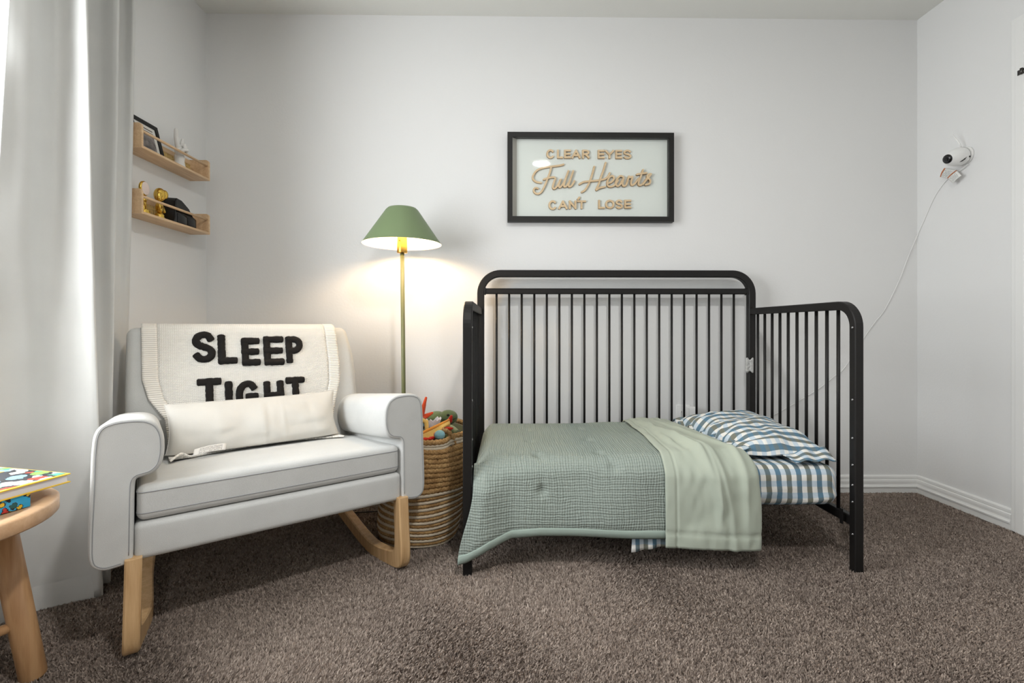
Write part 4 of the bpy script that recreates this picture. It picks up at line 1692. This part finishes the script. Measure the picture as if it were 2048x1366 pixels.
t = thing('plush_frog', 'pale lime plush toy low at the right inside the basket', 'plush toy', (-0.247, 1.937, 0.03))
mesh('body', *join(ellipsoid((0, 0, 0.19), (0.035, 0.035, 0.185)), ellipsoid((0.018, -0.01, 0.385), (0.032, 0.022, 0.016))), P_LIME, t)
mesh('arm', *tube(catmull([(-0.02, 0.02, 0.36), (-0.006, 0.035, 0.402), (0.026, 0.03, 0.412), (0.052, 0.01, 0.398)], 5), [0.012] * 16, 10), plush('plush_pale_sage', (158, 170, 136)), t)

# ================================================================== PICTURE
PX0, PX1, PZ0, PZ1 = 0.0122, 0.8545, 1.3865, 1.8360
pcx, pcz = (PX0 + PX1) / 2, (PZ0 + PZ1) / 2
pic = thing('framed_sign', 'black shadow box frame with wooden words CLEAR EYES Full Hearts CAN\'T LOSE', 'picture', (pcx, WALL_B, pcz))
pwid, phei, FD, FWD = (PX1 - PX0) / 2, (PZ1 - PZ0) / 2, 0.040, 0.0255
M_FRAME = plain('black_wood_frame', (25, 24, 22), 0.5, spec=0.35, bump=(180, 0.05, 0.001))


def mitred(name, parent, hw, hh, w, y0, y1, m, names=None):
    out = []
    for k in range(4):
        if k == 0:
            P = [(-hw, hh), (hw, hh), (hw - w, hh - w), (-hw + w, hh - w)]
        elif k == 1:
            P = [(hw, hh), (hw, -hh), (hw - w, -hh + w), (hw - w, hh - w)]
        elif k == 2:
            P = [(hw, -hh), (-hw, -hh), (-hw + w, -hh + w), (hw - w, -hh + w)]
        else:
            P = [(-hw, -hh), (-hw, hh), (-hw + w, hh - w), (-hw + w, -hh + w)]
        V = [(x, y0, z) for x, z in P] + [(x, y1, z) for x, z in P]
        out.append(mesh(name, V, BOXF, m, parent, smooth=False))
    return out


mitred('frame_bar', pic, pwid, phei, FWD, -FD, -0.004, M_FRAME)
mesh('backing_board', *boxvf(-pwid + FWD - 0.003, pwid - FWD + 0.003, -0.010, -0.004, -phei + FWD - 0.003, phei - FWD + 0.003), plain('pale_backing', (226, 232, 226), 0.7), pic, smooth=False)
mesh('glass_pane', *boxvf(-pwid + FWD - 0.002, pwid - FWD + 0.002, -0.0355, -0.0340, -phei + FWD - 0.002, phei - FWD + 0.002), M_GLASS, pic, smooth=False)
# plain grey bevelled strip down the left inside of the frame
M_INNER_STRIP = plain('grey_inner_strip', (176, 174, 166), 0.6)
iw, ih = pwid - FWD, phei - FWD
mesh('inner_strip', [(-iw, -0.032, -ih), (-iw + 0.022, -0.0101, -ih), (-iw, -0.0101, -ih), (-iw, -0.032, ih), (-iw + 0.022, -0.0101, ih), (-iw, -0.0101, ih)],
     [(0, 1, 2), (5, 4, 3), (0, 3, 4, 1), (1, 4, 5, 2), (2, 5, 3, 0)], M_INNER_STRIP, pic, smooth=False)

M_LW = wood('laser_cut_birch', (226, 200, 160), (210, 180, 138), 'X', 1.0, 0.6)
M_LWE = plain('burnt_ply_edge', (150, 120, 78), 0.8)
KX, KZ = (PX1 - PX0) / 1797.0, (PZ1 - PZ0) / 966.0   # measured over the frame's own width and height


def fu(p):
    return ((p[0] - 1032.0) * KX, (616.0 - p[1]) * KZ)


def sign_map(u, v, h):
    return (u, -0.0101 - h, v)


for ch, x0, x1, y0, y1 in (('C', 555, 641, 303, 403), ('L', 668, 737, 305, 402), ('E', 745, 822, 305, 402), ('A', 828, 928, 305, 402), ('R', 940, 1026, 305, 402),
                           ('E', 1110, 1190, 305, 402), ('Y', 1192, 1292, 305, 402), ('E', 1303, 1380, 305, 402), ('S', 1393, 1482, 303, 403),
                           ('C', 578, 666, 860, 963), ('A', 684, 786, 862, 957), ('N', 796, 886, 860, 955), ("'", 884, 928, 818, 856), ('T', 888, 988, 858, 953),
                           ('L', 1116, 1192, 852, 950), ('O', 1193, 1298, 850, 950), ('S', 1307, 1388, 850, 949), ('E', 1400, 1480, 850, 947)):
    (a, b), (c, d) = fu((x0, y1)), fu((x1, y0))
    glyph('letter', ch, a, c, b, d, 0.0100, 0.008, sign_map, [M_LW, M_LWE], pic)

FULL = [[(742, 467), (690, 480), (600, 492), (520, 505), (452, 535), (412, 590), (412, 630), (448, 660), (498, 668)],
        [(607, 500), (592, 560), (562, 640), (530, 718), (500, 768), (465, 790), (430, 778), (418, 748), (438, 724), (462, 732)],
        [(527, 633), (590, 612), (640, 608)],
        [(652, 622), (632, 680), (625, 718), (640, 734), (672, 706), (712, 628), (692, 685), (694, 716), (716, 708), (752, 650), (798, 532), (765, 622), (746, 690), (752, 712), (776, 700), (812, 640), (850, 532), (818, 625), (796, 692), (806, 712), (832, 696), (860, 650)]]
HEARTS = [[(1076, 490), (1058, 560), (1032, 640), (1005, 700), (975, 746), (940, 768)],
          [(915, 682), (960, 658), (1040, 648), (1120, 640), (1190, 624), (1228, 592), (1244, 560)],
          [(1200, 448), (1176, 530), (1150, 600), (1125, 680), (1096, 745), (1132, 722), (1192, 710)],
          [(1222, 672), (1262, 658), (1290, 622), (1276, 592), (1242, 604), (1218, 652), (1222, 695), (1254, 710), (1300, 688), (1334, 640)],
          [(1392, 604), (1360, 592), (1326, 622), (1310, 668), (1322, 700), (1352, 690), (1392, 618), (1382, 670), (1392, 700), (1424, 686), (1452, 596), (1462, 610), (1492, 600), (1476, 655), (1482, 690), (1516, 676), (1556, 620)],
          [(1606, 525), (1580, 600), (1556, 668), (1566, 692), (1602, 678), (1650, 612)],
          [(1540, 575), (1600, 564), (1642, 560)],
          [(1604, 682), (1650, 625), (1692, 572), (1662, 578), (1650, 604), (1682, 640), (1674, 676), (1634, 688)]]
for nm, S in (('script_word', FULL), ('script_word', HEARTS)):
    parts, idx = [], []
    for k, s in enumerate(S):
        V, F, I = ribbon(catmull([fu(p) for p in s], 6), 0.0098, 0.008 + 0.0009 * k, sign_map)
        parts.append((V, F))
        idx += I
    V, F = join(*parts)
    mesh(nm, V, F, [M_LW, M_LWE], pic, smooth=False, mat_idx=idx)

# ================================================================== WALL SHELVES
SHY0, SHY1, SHD = 1.900, 2.336, 0.094
M_CANE = plain('woven_cane', (222, 190, 124), 0.6, bump=(300, 0.3, 0.002))


def shelf(z, label):
    t = thing('wall_shelf', label, 'shelf', (WALL_L, SHY0, z), 0, 'wooden shelves on the left wall')
    L = SHY1 - SHY0
    th = 0.010
    box('shelf_board', (0.0, SHD, th, L - th, 0.0, th), M_SHELFWOOD, t, 0.0015)
    for y0 in (0.0, L - th):
        # side panel with a rounded upper front corner
        P = [(0.0, 0.0), (SHD, 0.0)] + [(SHD - 0.014 + 0.014 * math.cos(a), 0.098 - 0.014 + 0.014 * math.sin(a)) for a in np.linspace(0, PI / 2, 6)] + [(0.0, 0.098)]
        n = len(P)
        V = [(x, y0, q) for x, q in P] + [(x, y0 + th, q) for x, q in P]
        F = [tuple(range(n)), tuple(range(n, 2 * n))[::-1]] + [(k, n + k, n + (k + 1) % n, (k + 1) % n) for k in range(n)]
        mesh('side_panel', V, F, M_SHELFWOOD, t, smooth=False)
    mesh('dowel_rail', *tube([(SHD - 0.010, 0.004, 0.071), (SHD - 0.010, L - 0.004, 0.071)], 0.0055, 12), M_SHELFWOOD, t)
    box('back_rail', (0.0, 0.008, th, L - th, 0.074, 0.094), M_SHELFWOOD, t)
    # cane webbing: two crossing sets of strips leave square holes
    vf = []
    for k in range(6):
        zz = th + 0.062 * k / 5
        vf.append(boxvf(0.003, 0.006, th, L - th, zz - 0.0025 + 0.0025, zz + 0.0025 + 0.0015))
    y = th
    while y < L - th - 0.004:
        vf.append(boxvf(0.0035, 0.0065, y, y + 0.0050, th, 0.076))
        y += 0.0105
    c = mesh('cane_panel', *join(*vf), M_CANE, t, smooth=False)
    c['kind'] = 'stuff'
    return t


shelf(1.556, 'upper light wood wall shelf holding black photo frame and white hand')
shelf(1.298, 'lower light wood wall shelf holding gold figures and black ornament')
ZU, ZL = 1.566, 1.308
XW = WALL_L

# upper shelf: leaning photo frame
pf = thing('photo_frame', 'small black photo frame with white mat leaning on upper shelf', 'picture frame', (XW + 0.050, 2.020, ZU))
pf.rotation_euler = (0, math.radians(-14), 0)
hw, hh = 0.078, 0.076


def vert_frame(parent, hw, hh, w, d, m):
    for y0, y1, z0, z1 in ((-hw, hw, 2 * hh - w, 2 * hh), (-hw, hw, 0, w), (-hw, -hw + w, w, 2 * hh - w), (hw - w, hw, w, 2 * hh - w)):
        mesh('frame_bar', *boxvf(-d, 0, y0, y1, z0, z1), m, parent, smooth=False)


vert_frame(pf, hw, hh, 0.017, 0.012, M_FRAME)
mesh('mat_board', *boxvf(-0.008, -0.005, -hw + 0.016, hw - 0.016, 0.016, 2 * hh - 0.016), plain('white_mat', (226, 224, 218), 0.8), pf, smooth=False)
mesh('photo', *boxvf(-0.005, -0.0045, -hw + 0.034, hw - 0.034, 0.030, 2 * hh - 0.042), plain('grey_photo_print', (110, 104, 102), 0.4, var=0.35, vscale=40), pf, smooth=False)
mesh('mat_window', *boxvf(-0.005, -0.0045, -hw + 0.034, hw - 0.034, 2 * hh - 0.036, 2 * hh - 0.030), plain('mat_line', (120, 112, 104), 0.6), pf, smooth=False)

# white hand sculpture
hd = thing('hand_sculpture', 'white ceramic hand with two raised fingers on upper shelf', 'sculpture', (XW + 0.050, 2.185, ZU), math.radians(15))
mesh('wrist', *lathe([(0, 0), (0.027, 0), (0.027, 0.004), (0.022, 0.014), (0.019, 0.034), (0.021, 0.05), (0.018, 0.062), (0, 0.064)], 24), M_WHITECER, hd)
mesh('palm', *ellipsoid((0, 0, 0.076), (0.017, 0.030, 0.032)), M_WHITECER, hd)
mesh('finger', *join(capsule((0.0, -0.021, 0.092), (-0.002, -0.032, 0.130), 0.0100, 0.0094), capsule((-0.002, -0.032, 0.130), (-0.001, -0.036, 0.160), 0.0094, 0.0078)), M_WHITECER, hd)
mesh('finger', *join(capsule((0.0, 0.021, 0.090), (-0.002, 0.033, 0.118), 0.0092, 0.0086), capsule((-0.002, 0.033, 0.118), (-0.001, 0.040, 0.143), 0.0086, 0.0070)), M_WHITECER, hd)
for yy, zz in ((-0.007, 0.100), (0.008, 0.098)):
    mesh('finger', *join(capsule((0.004, yy, zz), (0.022, yy, zz + 0.004), 0.0078, 0.0078), capsule((0.022, yy, zz + 0.004), (0.024, yy, zz - 0.018), 0.0078, 0.0066)), M_WHITECER, hd)
mesh('thumb', *join(capsule((0.008, -0.026, 0.066), (0.024, -0.020, 0.080), 0.0085, 0.0078), capsule((0.024, -0.020, 0.080), (0.030, 0.002, 0.086), 0.0078, 0.0062)), M_WHITECER, hd)

# lower shelf: two gold pieces and a black one
g1 = thing('gold_trophy', 'small gold stand with a round pinkish white top on lower shelf', 'ornament', (XW + 0.050, 1.972, ZL), math.radians(8))
mesh('stand', *lathe([(0, 0), (0.022, 0), (0.023, 0.006), (0.019, 0.012), (0.020, 0.018), (0.010, 0.026), (0.008, 0.05), (0.011, 0.066), (0.007, 0.078), (0, 0.079)], 24), M_GOLD, g1)
V, F = lathe([(0, -0.006), (0.026, -0.006), (0.029, -0.003), (0.029, 0.003), (0.026, 0.006), (0, 0.006)], 36)
dm = Matrix.Translation((0.0, 0, 0.108)) @ Matrix.Rotation(PI / 2, 4, 'Y')
mesh('rim', [tuple(dm @ Vector(p)) for p in V], F, M_GOLD, g1)
V, F = lathe([(0, 0.0068), (0.016, 0.0075), (0.019, 0.0062), (0.022, 0.0078), (0.026, 0.0062)], 36)
mesh('white_face', [tuple(dm @ Vector(p)) for p in V], F, plain('pinkish_white_enamel', (232, 214, 206), 0.4), g1)

g2 = thing('gold_figurine', 'shiny gold figurine with a round head on lower shelf', 'ornament', (XW + 0.050, 2.060, ZL), math.radians(20))
mesh('base', *lathe([(0, 0), (0.020, 0), (0.021, 0.008), (0.017, 0.013), (0.018, 0.020), (0.012, 0.028), (0, 0.030)], 24), M_GOLD, g2)
mesh('body', *join(ellipsoid((0, 0, 0.052), (0.015, 0.020, 0.026)), capsule((0.003, -0.016, 0.064), (0.012, -0.026, 0.036), 0.007, 0.006), capsule((0.003, 0.016, 0.064), (0.010, 0.026, 0.040), 0.007, 0.006)), M_GOLD, g2)
mesh('head', *join(ellipsoid((0.0, 0.004, 0.106), (0.022, 0.027, 0.030)), ellipsoid((0.004, -0.024, 0.094), (0.010, 0.010, 0.020)), ellipsoid((0.014, 0.012, 0.110), (0.014, 0.018, 0.020))), M_GOLD, g2)

bk = thing('black_ornament', 'glossy black wedge shaped ornament with sloping top on lower shelf', 'ornament', (XW + 0.045, 2.200, ZL))
P = [(-0.080, 0.0), (0.075, 0.0), (0.073, 0.048), (0.050, 0.056), (0.020, 0.088), (-0.030, 0.114), (-0.062, 0.118), (-0.072, 0.106), (-0.070, 0.06)]
n = len(P)
V = [(-0.030, y, q) for y, q in P] + [(0.026, y * 0.97, q * 0.97) for y, q in P]
F = [tuple(range(n))[::-1], tuple(range(n, 2 * n))] + [((k + 1) % n, n + (k + 1) % n, n + k, k) for k in range(n)]
o = mesh('body', V, F, M_BLACKPL, bk, smooth=False)
bevel(o, 0.004, 2, 25)
box('face_panel', (0.024, 0.029, -0.060, 0.0, 0.008, 0.048), M_DARKGLASS, bk, 0.002)
box('face_panel', (0.024, 0.029, 0.008, 0.066, 0.008, 0.044), M_DARKGLASS, bk, 0.002)

# ================================================================== BABY MONITOR
bm_ = thing('baby_monitor', 'white wall mounted baby camera with dark lens and thin antenna', 'camera', (WALL_R, 2.194, 1.646))
ax = Vector((-0.9, -0.2, -0.22)).normalized()


def along(prof, origin, d, seg=36):
    d = Vector(d).normalized()
    q = Vector((0, 0, 1)).rotation_difference(d)
    V, F = lathe(prof, seg)
    return [tuple(Vector(origin) + q @ Vector(p)) for p in V], F


mesh('wall_mount', *along([(0, 0.0), (0.038, 0.0), (0.040, 0.003), (0.040, 0.012), (0.036, 0.016), (0, 0.016)], (0, 0, 0), (-1, 0, 0)), M_WHITEPL, bm_)
og = Vector((-0.014, 0.002, 0.0))
mesh('camera_body', *along([(0, 0.0), (0.034, 0.0), (0.0395, 0.006), (0.0412, 0.018), (0.0408, 0.034), (0.0385, 0.052), (0.034, 0.070), (0.0265, 0.086), (0.0215, 0.094), (0.0210, 0.096), (0.0, 0.096)], og, ax), M_WHITEPL, bm_)
mesh('body_joint', *along([(0.0400, 0.0135), (0.0412, 0.0142), (0.0414, 0.0150), (0.0408, 0.0157)], og, ax), plain('joint_grey', (70, 70, 72), 0.6), bm_)
ln_ = mesh('lens', *along([(0.0, 0.1035), (0.008, 0.103), (0.016, 0.1005), (0.0205, 0.0965), (0.0208, 0.093)], og, ax), M_DARKGLASS, bm_)
mesh('lens_ring', *along([(0.0100, 0.1030), (0.0112, 0.1033), (0.0122, 0.1022)], og, ax, 28), plain('lens_ring_grey', (52, 52, 54), 0.4), ln_)


def on_body(a, t, r):
    q = Vector((0, 0, 1)).rotation_difference(ax)
    return og + q @ Vector((r * math.cos(a), r * math.sin(a), t))


q_ = Vector((0, 0, 1)).rotation_difference(ax)
# dark button and speaker slot on the side that faces the room
best = min((k for k in range(72)), key=lambda k: (q_ @ Vector((math.cos(k * PI / 36), math.sin(k * PI / 36), 0))).y)
a0 = best * PI / 36
mesh('button', *along([(0, 0.002), (0.003, 0.0019), (0.0048, 0.0)], on_body(a0 - 0.35, 0.0215, 0.0408), q_ @ Vector((math.cos(a0), math.sin(a0), 0)), 16), M_DARKGLASS, bm_)
sgn = 1 if (q_ @ Vector((math.cos(a0 + .6), math.sin(a0 + .6), 0))).z < 0 else -1
mesh('speaker_slot', *tube([on_body(a0 + sgn * t_, 0.040 + 0.010 * (t_ - .6) * 0 + s_, r_) for t_, s_, r_ in ((0.35, -0.002, 0.0395), (0.55, 0.007, 0.0385), (0.75, 0.016, 0.0365), (0.95, 0.024, 0.0340))], [0.001, 0.0034, 0.0034, 0.001], 8), M_DARKGLASS, bm_)
mesh('antenna', *tube([(-0.026, -0.004, 0.030), (-0.040, -0.008, 0.054), (-0.056, 0.008, 0.100)], [0.0042, 0.0032, 0.0026], 10), M_WHITEPL, bm_)

# thin white power cord to the outlet behind the bed
cord = thing('power_cord', 'thin white cord draped from baby camera down behind the bed', 'cord', (2.125, 2.20, 1.59))
CO = np.array([2.125, 2.20, 1.59])
cp = [(2.118, 2.172, 1.600), (2.121, 2.21, 1.585), (2.126, 2.262, 1.575), (2.129, 2.31, 1.545), (2.130, 2.36, 1.49), (2.130, 2.42, 1.385), (2.122, 2.450, 1.318), (2.075, 2.454, 1.20),
      (2.036, 2.454, 1.097), (1.960, 2.454, 0.945), (1.905, 2.454, 0.875), (1.843, 2.454, 0.787), (1.749, 2.452, 0.646), (1.700, 2.452, 0.604), (1.610, 2.451, 0.535), (1.516, 2.450, 0.479), (1.430, 2.450, 0.430),
      (1.334, 2.450, 0.382), (1.22, 2.448, 0.350), (1.08, 2.446, 0.346), (0.99, 2.440, 0.365), (0.952, 2.436, 0.385)]
mesh('wire', *tube([tuple(np.array(p) - CO) for p in catmull(cp, 5)], 0.0017, 6), M_WHITEPL, cord)
TAGM = tag_mat('monitor_label', (236, 236, 232), (120, 122, 124), True)
for Q in ([(2.112, 2.282, 1.6183), (2.112, 2.2204, 1.5887), (2.106, 2.2611, 1.5638), (2.110, 2.3032, 1.5817)], [(2.112, 2.2204, 1.5887), (2.098, 2.1812, 1.5506), (2.098, 2.2229, 1.5262), (2.106, 2.2611, 1.5638)]):
    Q = [np.array(p) - CO for p in Q]
    V, F = grid(lambda u, v: tuple(lerp(lerp(Q[0], Q[1], v), lerp(Q[3], Q[2], v), u) + np.array([-0.004 * math.sin(PI * u), 0, 0])), 6, 4)
    tg = mesh('warning_label', V, F, TAGM, cord, True, [(i / 6, j / 4) for j in range(5) for i in range(7)])
    tg['label'] = 'white printed warning tag with an orange band'
    solidify(tg, 0.0006, 0)
box('plug', (0.925 - CO[0], 0.972 - CO[0], 2.405 - CO[1], 2.4525 - CO[1], 0.370 - CO[2], 0.4495 - CO[2]), M_WHITEPL, cord, 0.006, 3)

ou = thing('wall_outlet', 'white outlet plate on the wall seen between the bed bars', 'outlet', (0.913, WALL_B, 0.397))
box('cover_plate', (-0.036, 0.036, -0.006, 0.0, -0.058, 0.058), M_WHITEPL, ou, 0.003, 3)
for zz in (-0.02, 0.02):
    f = box('socket_face', (-0.016, 0.011, -0.0075, -0.0055, zz - 0.014, zz + 0.014), M_WHITEPL, ou, 0.003, 3)
    mesh('slots', *join(boxvf(-0.010, -0.008, -0.0078, -0.0074, zz - 0.002, zz + 0.006), boxvf(0.003, 0.005, -0.0078, -0.0074, zz - 0.002, zz + 0.006)), M_DARKGLASS, f, smooth=False)

# ================================================================== SIDE TABLE AND BOOKS
TX, TY, TZ, TR = -1.2486, 1.031, 0.452, 0.227
tb = thing('side_table', 'round light wood side table with a dished top at far left', 'table', (TX, TY, 0))
top = lathe([(0, TZ - 0.008), (0.160, TZ - 0.0085), (0.184, TZ - 0.0075), (0.198, TZ - 0.001), (0.206, TZ), (0.222, TZ - 0.001), (0.2268, TZ - 0.005), (0.227, TZ - 0.030), (0.2235, TZ - 0.034), (0.0, TZ - 0.034)], 72)
mesh('table_top', *top, M_TABLEWOOD, tb)
for k in range(3):
    a = math.atan2(0.162, 0.098) + 2 * PI * k / 3
    ca, sa = math.cos(a), math.sin(a)
    mesh('leg', *tube([(0.189 * ca, 0.189 * sa, 0.0), (0.187 * ca, 0.187 * sa, 0.006), (0.128 * ca, 0.128 * sa, TZ - 0.033)], [0.0245, 0.0262, 0.0262], 24), M_TABLELEG, tb)
    mesh('stretcher', *tube([(0.168 * ca, 0.168 * sa, 0.142), (0.012 * ca, 0.012 * sa, 0.142)], 0.0115, 14), M_TABLELEG, tb)


def doodle_mat(name, base, cols, scale, thr=0.18):
    """scattered coloured blobs with dark outlines on a ground colour"""
    m = NT(name)
    co = m.coord('UV', (scale, scale, 1))
    vo = m.n('ShaderNodeTexVoronoi')
    vo.inputs['Scale'].default_value = 1.0
    dn = m.n('ShaderNodeTexNoise')
    dn.inputs['Scale'].default_value = 2.4
    m.l(co, dn.inputs['Vector'])
    vm = m.n('ShaderNodeVectorMath', operation='MULTIPLY_ADD')
    m.l(dn.outputs['Color'], vm.inputs[0])
    vm.inputs[1].default_value = (0.9, 0.9, 0)
    m.l(co, vm.inputs[2])
    m.l(vm.outputs[0], vo.inputs['Vector'])
    cs = m.n('ShaderNodeSeparateColor')
    m.l(vo.outputs['Color'], cs.inputs[0])
    st = [(i / len(cols), lin(c)) for i, c in enumerate(cols)]
    c = m.ramp(cs.outputs[0], st, 'CONSTANT')
    d = vo.outputs['Distance']
    c = m.mix(m.mathn('GREATER_THAN', d, thr), c, lin((20, 26, 40)))
    c = m.mix(m.mathn('GREATER_THAN', d, thr * 1.22), c, lin(base))
    m.l(c, m.b.inputs['Base Color'])
    m.b.inputs['Roughness'].default_value = 0.3
    m.b.inputs['Coat Weight'].default_value = 0.3
    return m.m


def book(name, label, corner, ang, w, d, z0, h, covm, edgem, pagem, spine_out=False):
    """corner = far right corner, extends along -u (left) and -v (towards the camera)"""
    t = thing(name, label, 'book', (corner[0], corner[1], z0), ang)
    ct = 0.0028

    def uvbox(nm, b, m):
        V, F = boxvf(*b)
        me = mesh(nm, V, F, m, t, smooth=False)
        ul = me.data.uv_layers.new(name='UVMap')
        for p in me.data.polygons:
            nx, ny, nz = (abs(c) for c in p.normal)
            for li in p.loop_indices:
                v = me.data.vertices[me.data.loops[li].vertex_index].co
                ul.data[li].uv = (v.x, v.y) if nz > 0.5 else ((v.y, v.z) if nx > 0.5 else (v.x, v.z))
        return me
    if spine_out:
        uvbox('cover', (-w, 0, -d, 0, h - ct, h), covm)
        uvbox('cover', (-w, 0, -d, 0, 0, ct), covm)
        uvbox('spine', (-ct, 0, -d, 0, ct, h - ct), covm)
        uvbox('pages', (-w + 0.004, -ct, -d + 0.004, -0.004, ct, h - ct), pagem)
    else:
        V, F = boxvf(-w, 0, -d, 0, h - ct, h)
        c = mesh('cover', V, F, edgem, t, smooth=False)
        bevel(c, 0.0008, 2)
        uvbox('cover_art', (-w + 0.006, -0.0085, -d + 0.006, -0.004, h - 0.0002, h + 0.0003), covm)
        bevel(mesh('cover', *boxvf(-w, 0, -d, 0, 0, ct), edgem, t, smooth=False), 0.0008, 2)
        uvbox('pages', (-w + 0.004, -0.005, -d + 0.004, -0.005, ct, h - ct), pagem)
        mesh('spine', *boxvf(-w - 0.003, -w, -d, 0, 0, h), edgem, t, smooth=False)
    return t


M_PAGES = plain('page_edges', (222, 222, 228), 0.85)
M_YEL = plain('yellow_cover', (236, 196, 60), 0.35, coat=0.3)
cov1 = doodle_mat('comic_cover', (46, 52, 66), [(240, 240, 236), (150, 200, 90), (246, 244, 240), (210, 70, 50), (240, 238, 230), (84, 190, 160), (236, 190, 60), (150, 200, 230)], 30, 0.56)
cov2 = doodle_mat('blue_doodle_cover', (40, 164, 214), [(24, 120, 140), (230, 190, 50), (20, 90, 90), (196, 50, 46), (30, 140, 130)], 62, 0.38)
book('blue_book', 'thick blue book with small coloured doodles lying under the yellow edged book', (-1.0822, 1.1125), math.radians(-18.5), 0.17, 0.205, TZ - 0.0062, 0.030, cov2, M_YEL, M_PAGES, True)
book('comic_book', 'yellow edged hardcover with busy colourful cover on top of the blue book', (-1.060, 1.190), math.radians(-14), 0.265, 0.24, TZ + 0.0233, 0.022, cov1, M_YEL, M_PAGES)

# ================================================================== CURTAIN
cur = thing('curtain', 'long pale grey curtain panel gathered beside the window', 'curtain', (-1.42, 1.6, 0))
CT = [(-1.453, 1.447), (-1.445, 1.456), (-1.434, 1.482), (-1.455, 1.540), (-1.462, 1.590), (-1.425, 1.592), (-1.372, 1.562), (-1.345, 1.545), (-1.338, 1.556), (-1.400, 1.610), (-1.470, 1.675), (-1.495, 1.735),
      (-1.465, 1.762), (-1.410, 1.757), (-1.403, 1.771), (-1.455, 1.825), (-1.490, 1.862), (-1.470, 1.883), (-1.438, 1.881), (-1.442, 1.891), (-1.500, 1.895)]
CB = [(-1.470, 1.330), (-1.452, 1.385), (-1.425, 1.440), (-1.402, 1.468), (-1.372, 1.486), (-1.335, 1.512), (-1.302, 1.528), (-1.284, 1.540), (-1.282, 1.550), (-1.315, 1.566), (-1.345, 1.580), (-1.352, 1.600),
      (-1.338, 1.612), (-1.322, 1.622), (-1.328, 1.634), (-1.375, 1.665), (-1.410, 1.715), (-1.428, 1.775), (-1.438, 1.825), (-1.460, 1.865), (-1.490, 1.885)]
CA, CBm = catmull(CT, 8), catmull(CB, 8)
nC = len(CA)
NZ = 90
V, UV = [], []
for j in range(NZ + 1):
    t = j / NZ
    zz = lerp(0.004, 2.30, t)
    w = pw(zz, [0, 0.25, 0.8, 1.3, 2.0, 2.3], [0.0, 0.10, 0.38, 0.66, 0.96, 1.0])
    for i in range(nC):
        p = CBm[i] * (1 - w) + CA[i] * w
        k = 0.004 * vnoise(i * 0.09, zz * 3.5) * (1 - 0.3 * t) + 0.003 * vnoise(i * 0.05 + 7, zz * 9)
        V.append((p[0] + 1.42 + k, p[1] - 1.6 - k, zz))
F = [(j * nC + i, j * nC + i + 1, (j + 1) * nC + i + 1, (j + 1) * nC + i) for j in range(NZ) for i in range(nC - 1)]
c = mesh('curtain_panel', V, F, M_CURTAIN, cur)
solidify(c, 0.002, 0)
V = []
for j in range(3):
    for i in range(nC):
        p = CBm[i]
        t = np.array(CBm[min(i + 1, nC - 1)]) - np.array(CBm[max(i - 1, 0)])
        nn = np.array([t[1], -t[0]]) / (np.linalg.norm(t) + 1e-9)
        zz = (0.002, 0.045, 0.075)[j]
        w = pw(zz, [0, 0.25], [0.0, 0.10])
        p = p * (1 - w) + CA[i] * w + nn * 0.0024 * (1 if j < 2 else 0.4)
        V.append((p[0] + 1.42, p[1] - 1.6, zz))
F = [(j * nC + i, j * nC + i + 1, (j + 1) * nC + i + 1, (j + 1) * nC + i) for j in range(2) for i in range(nC - 1)]
mesh('hem', V, F, M_CURTAIN, cur)
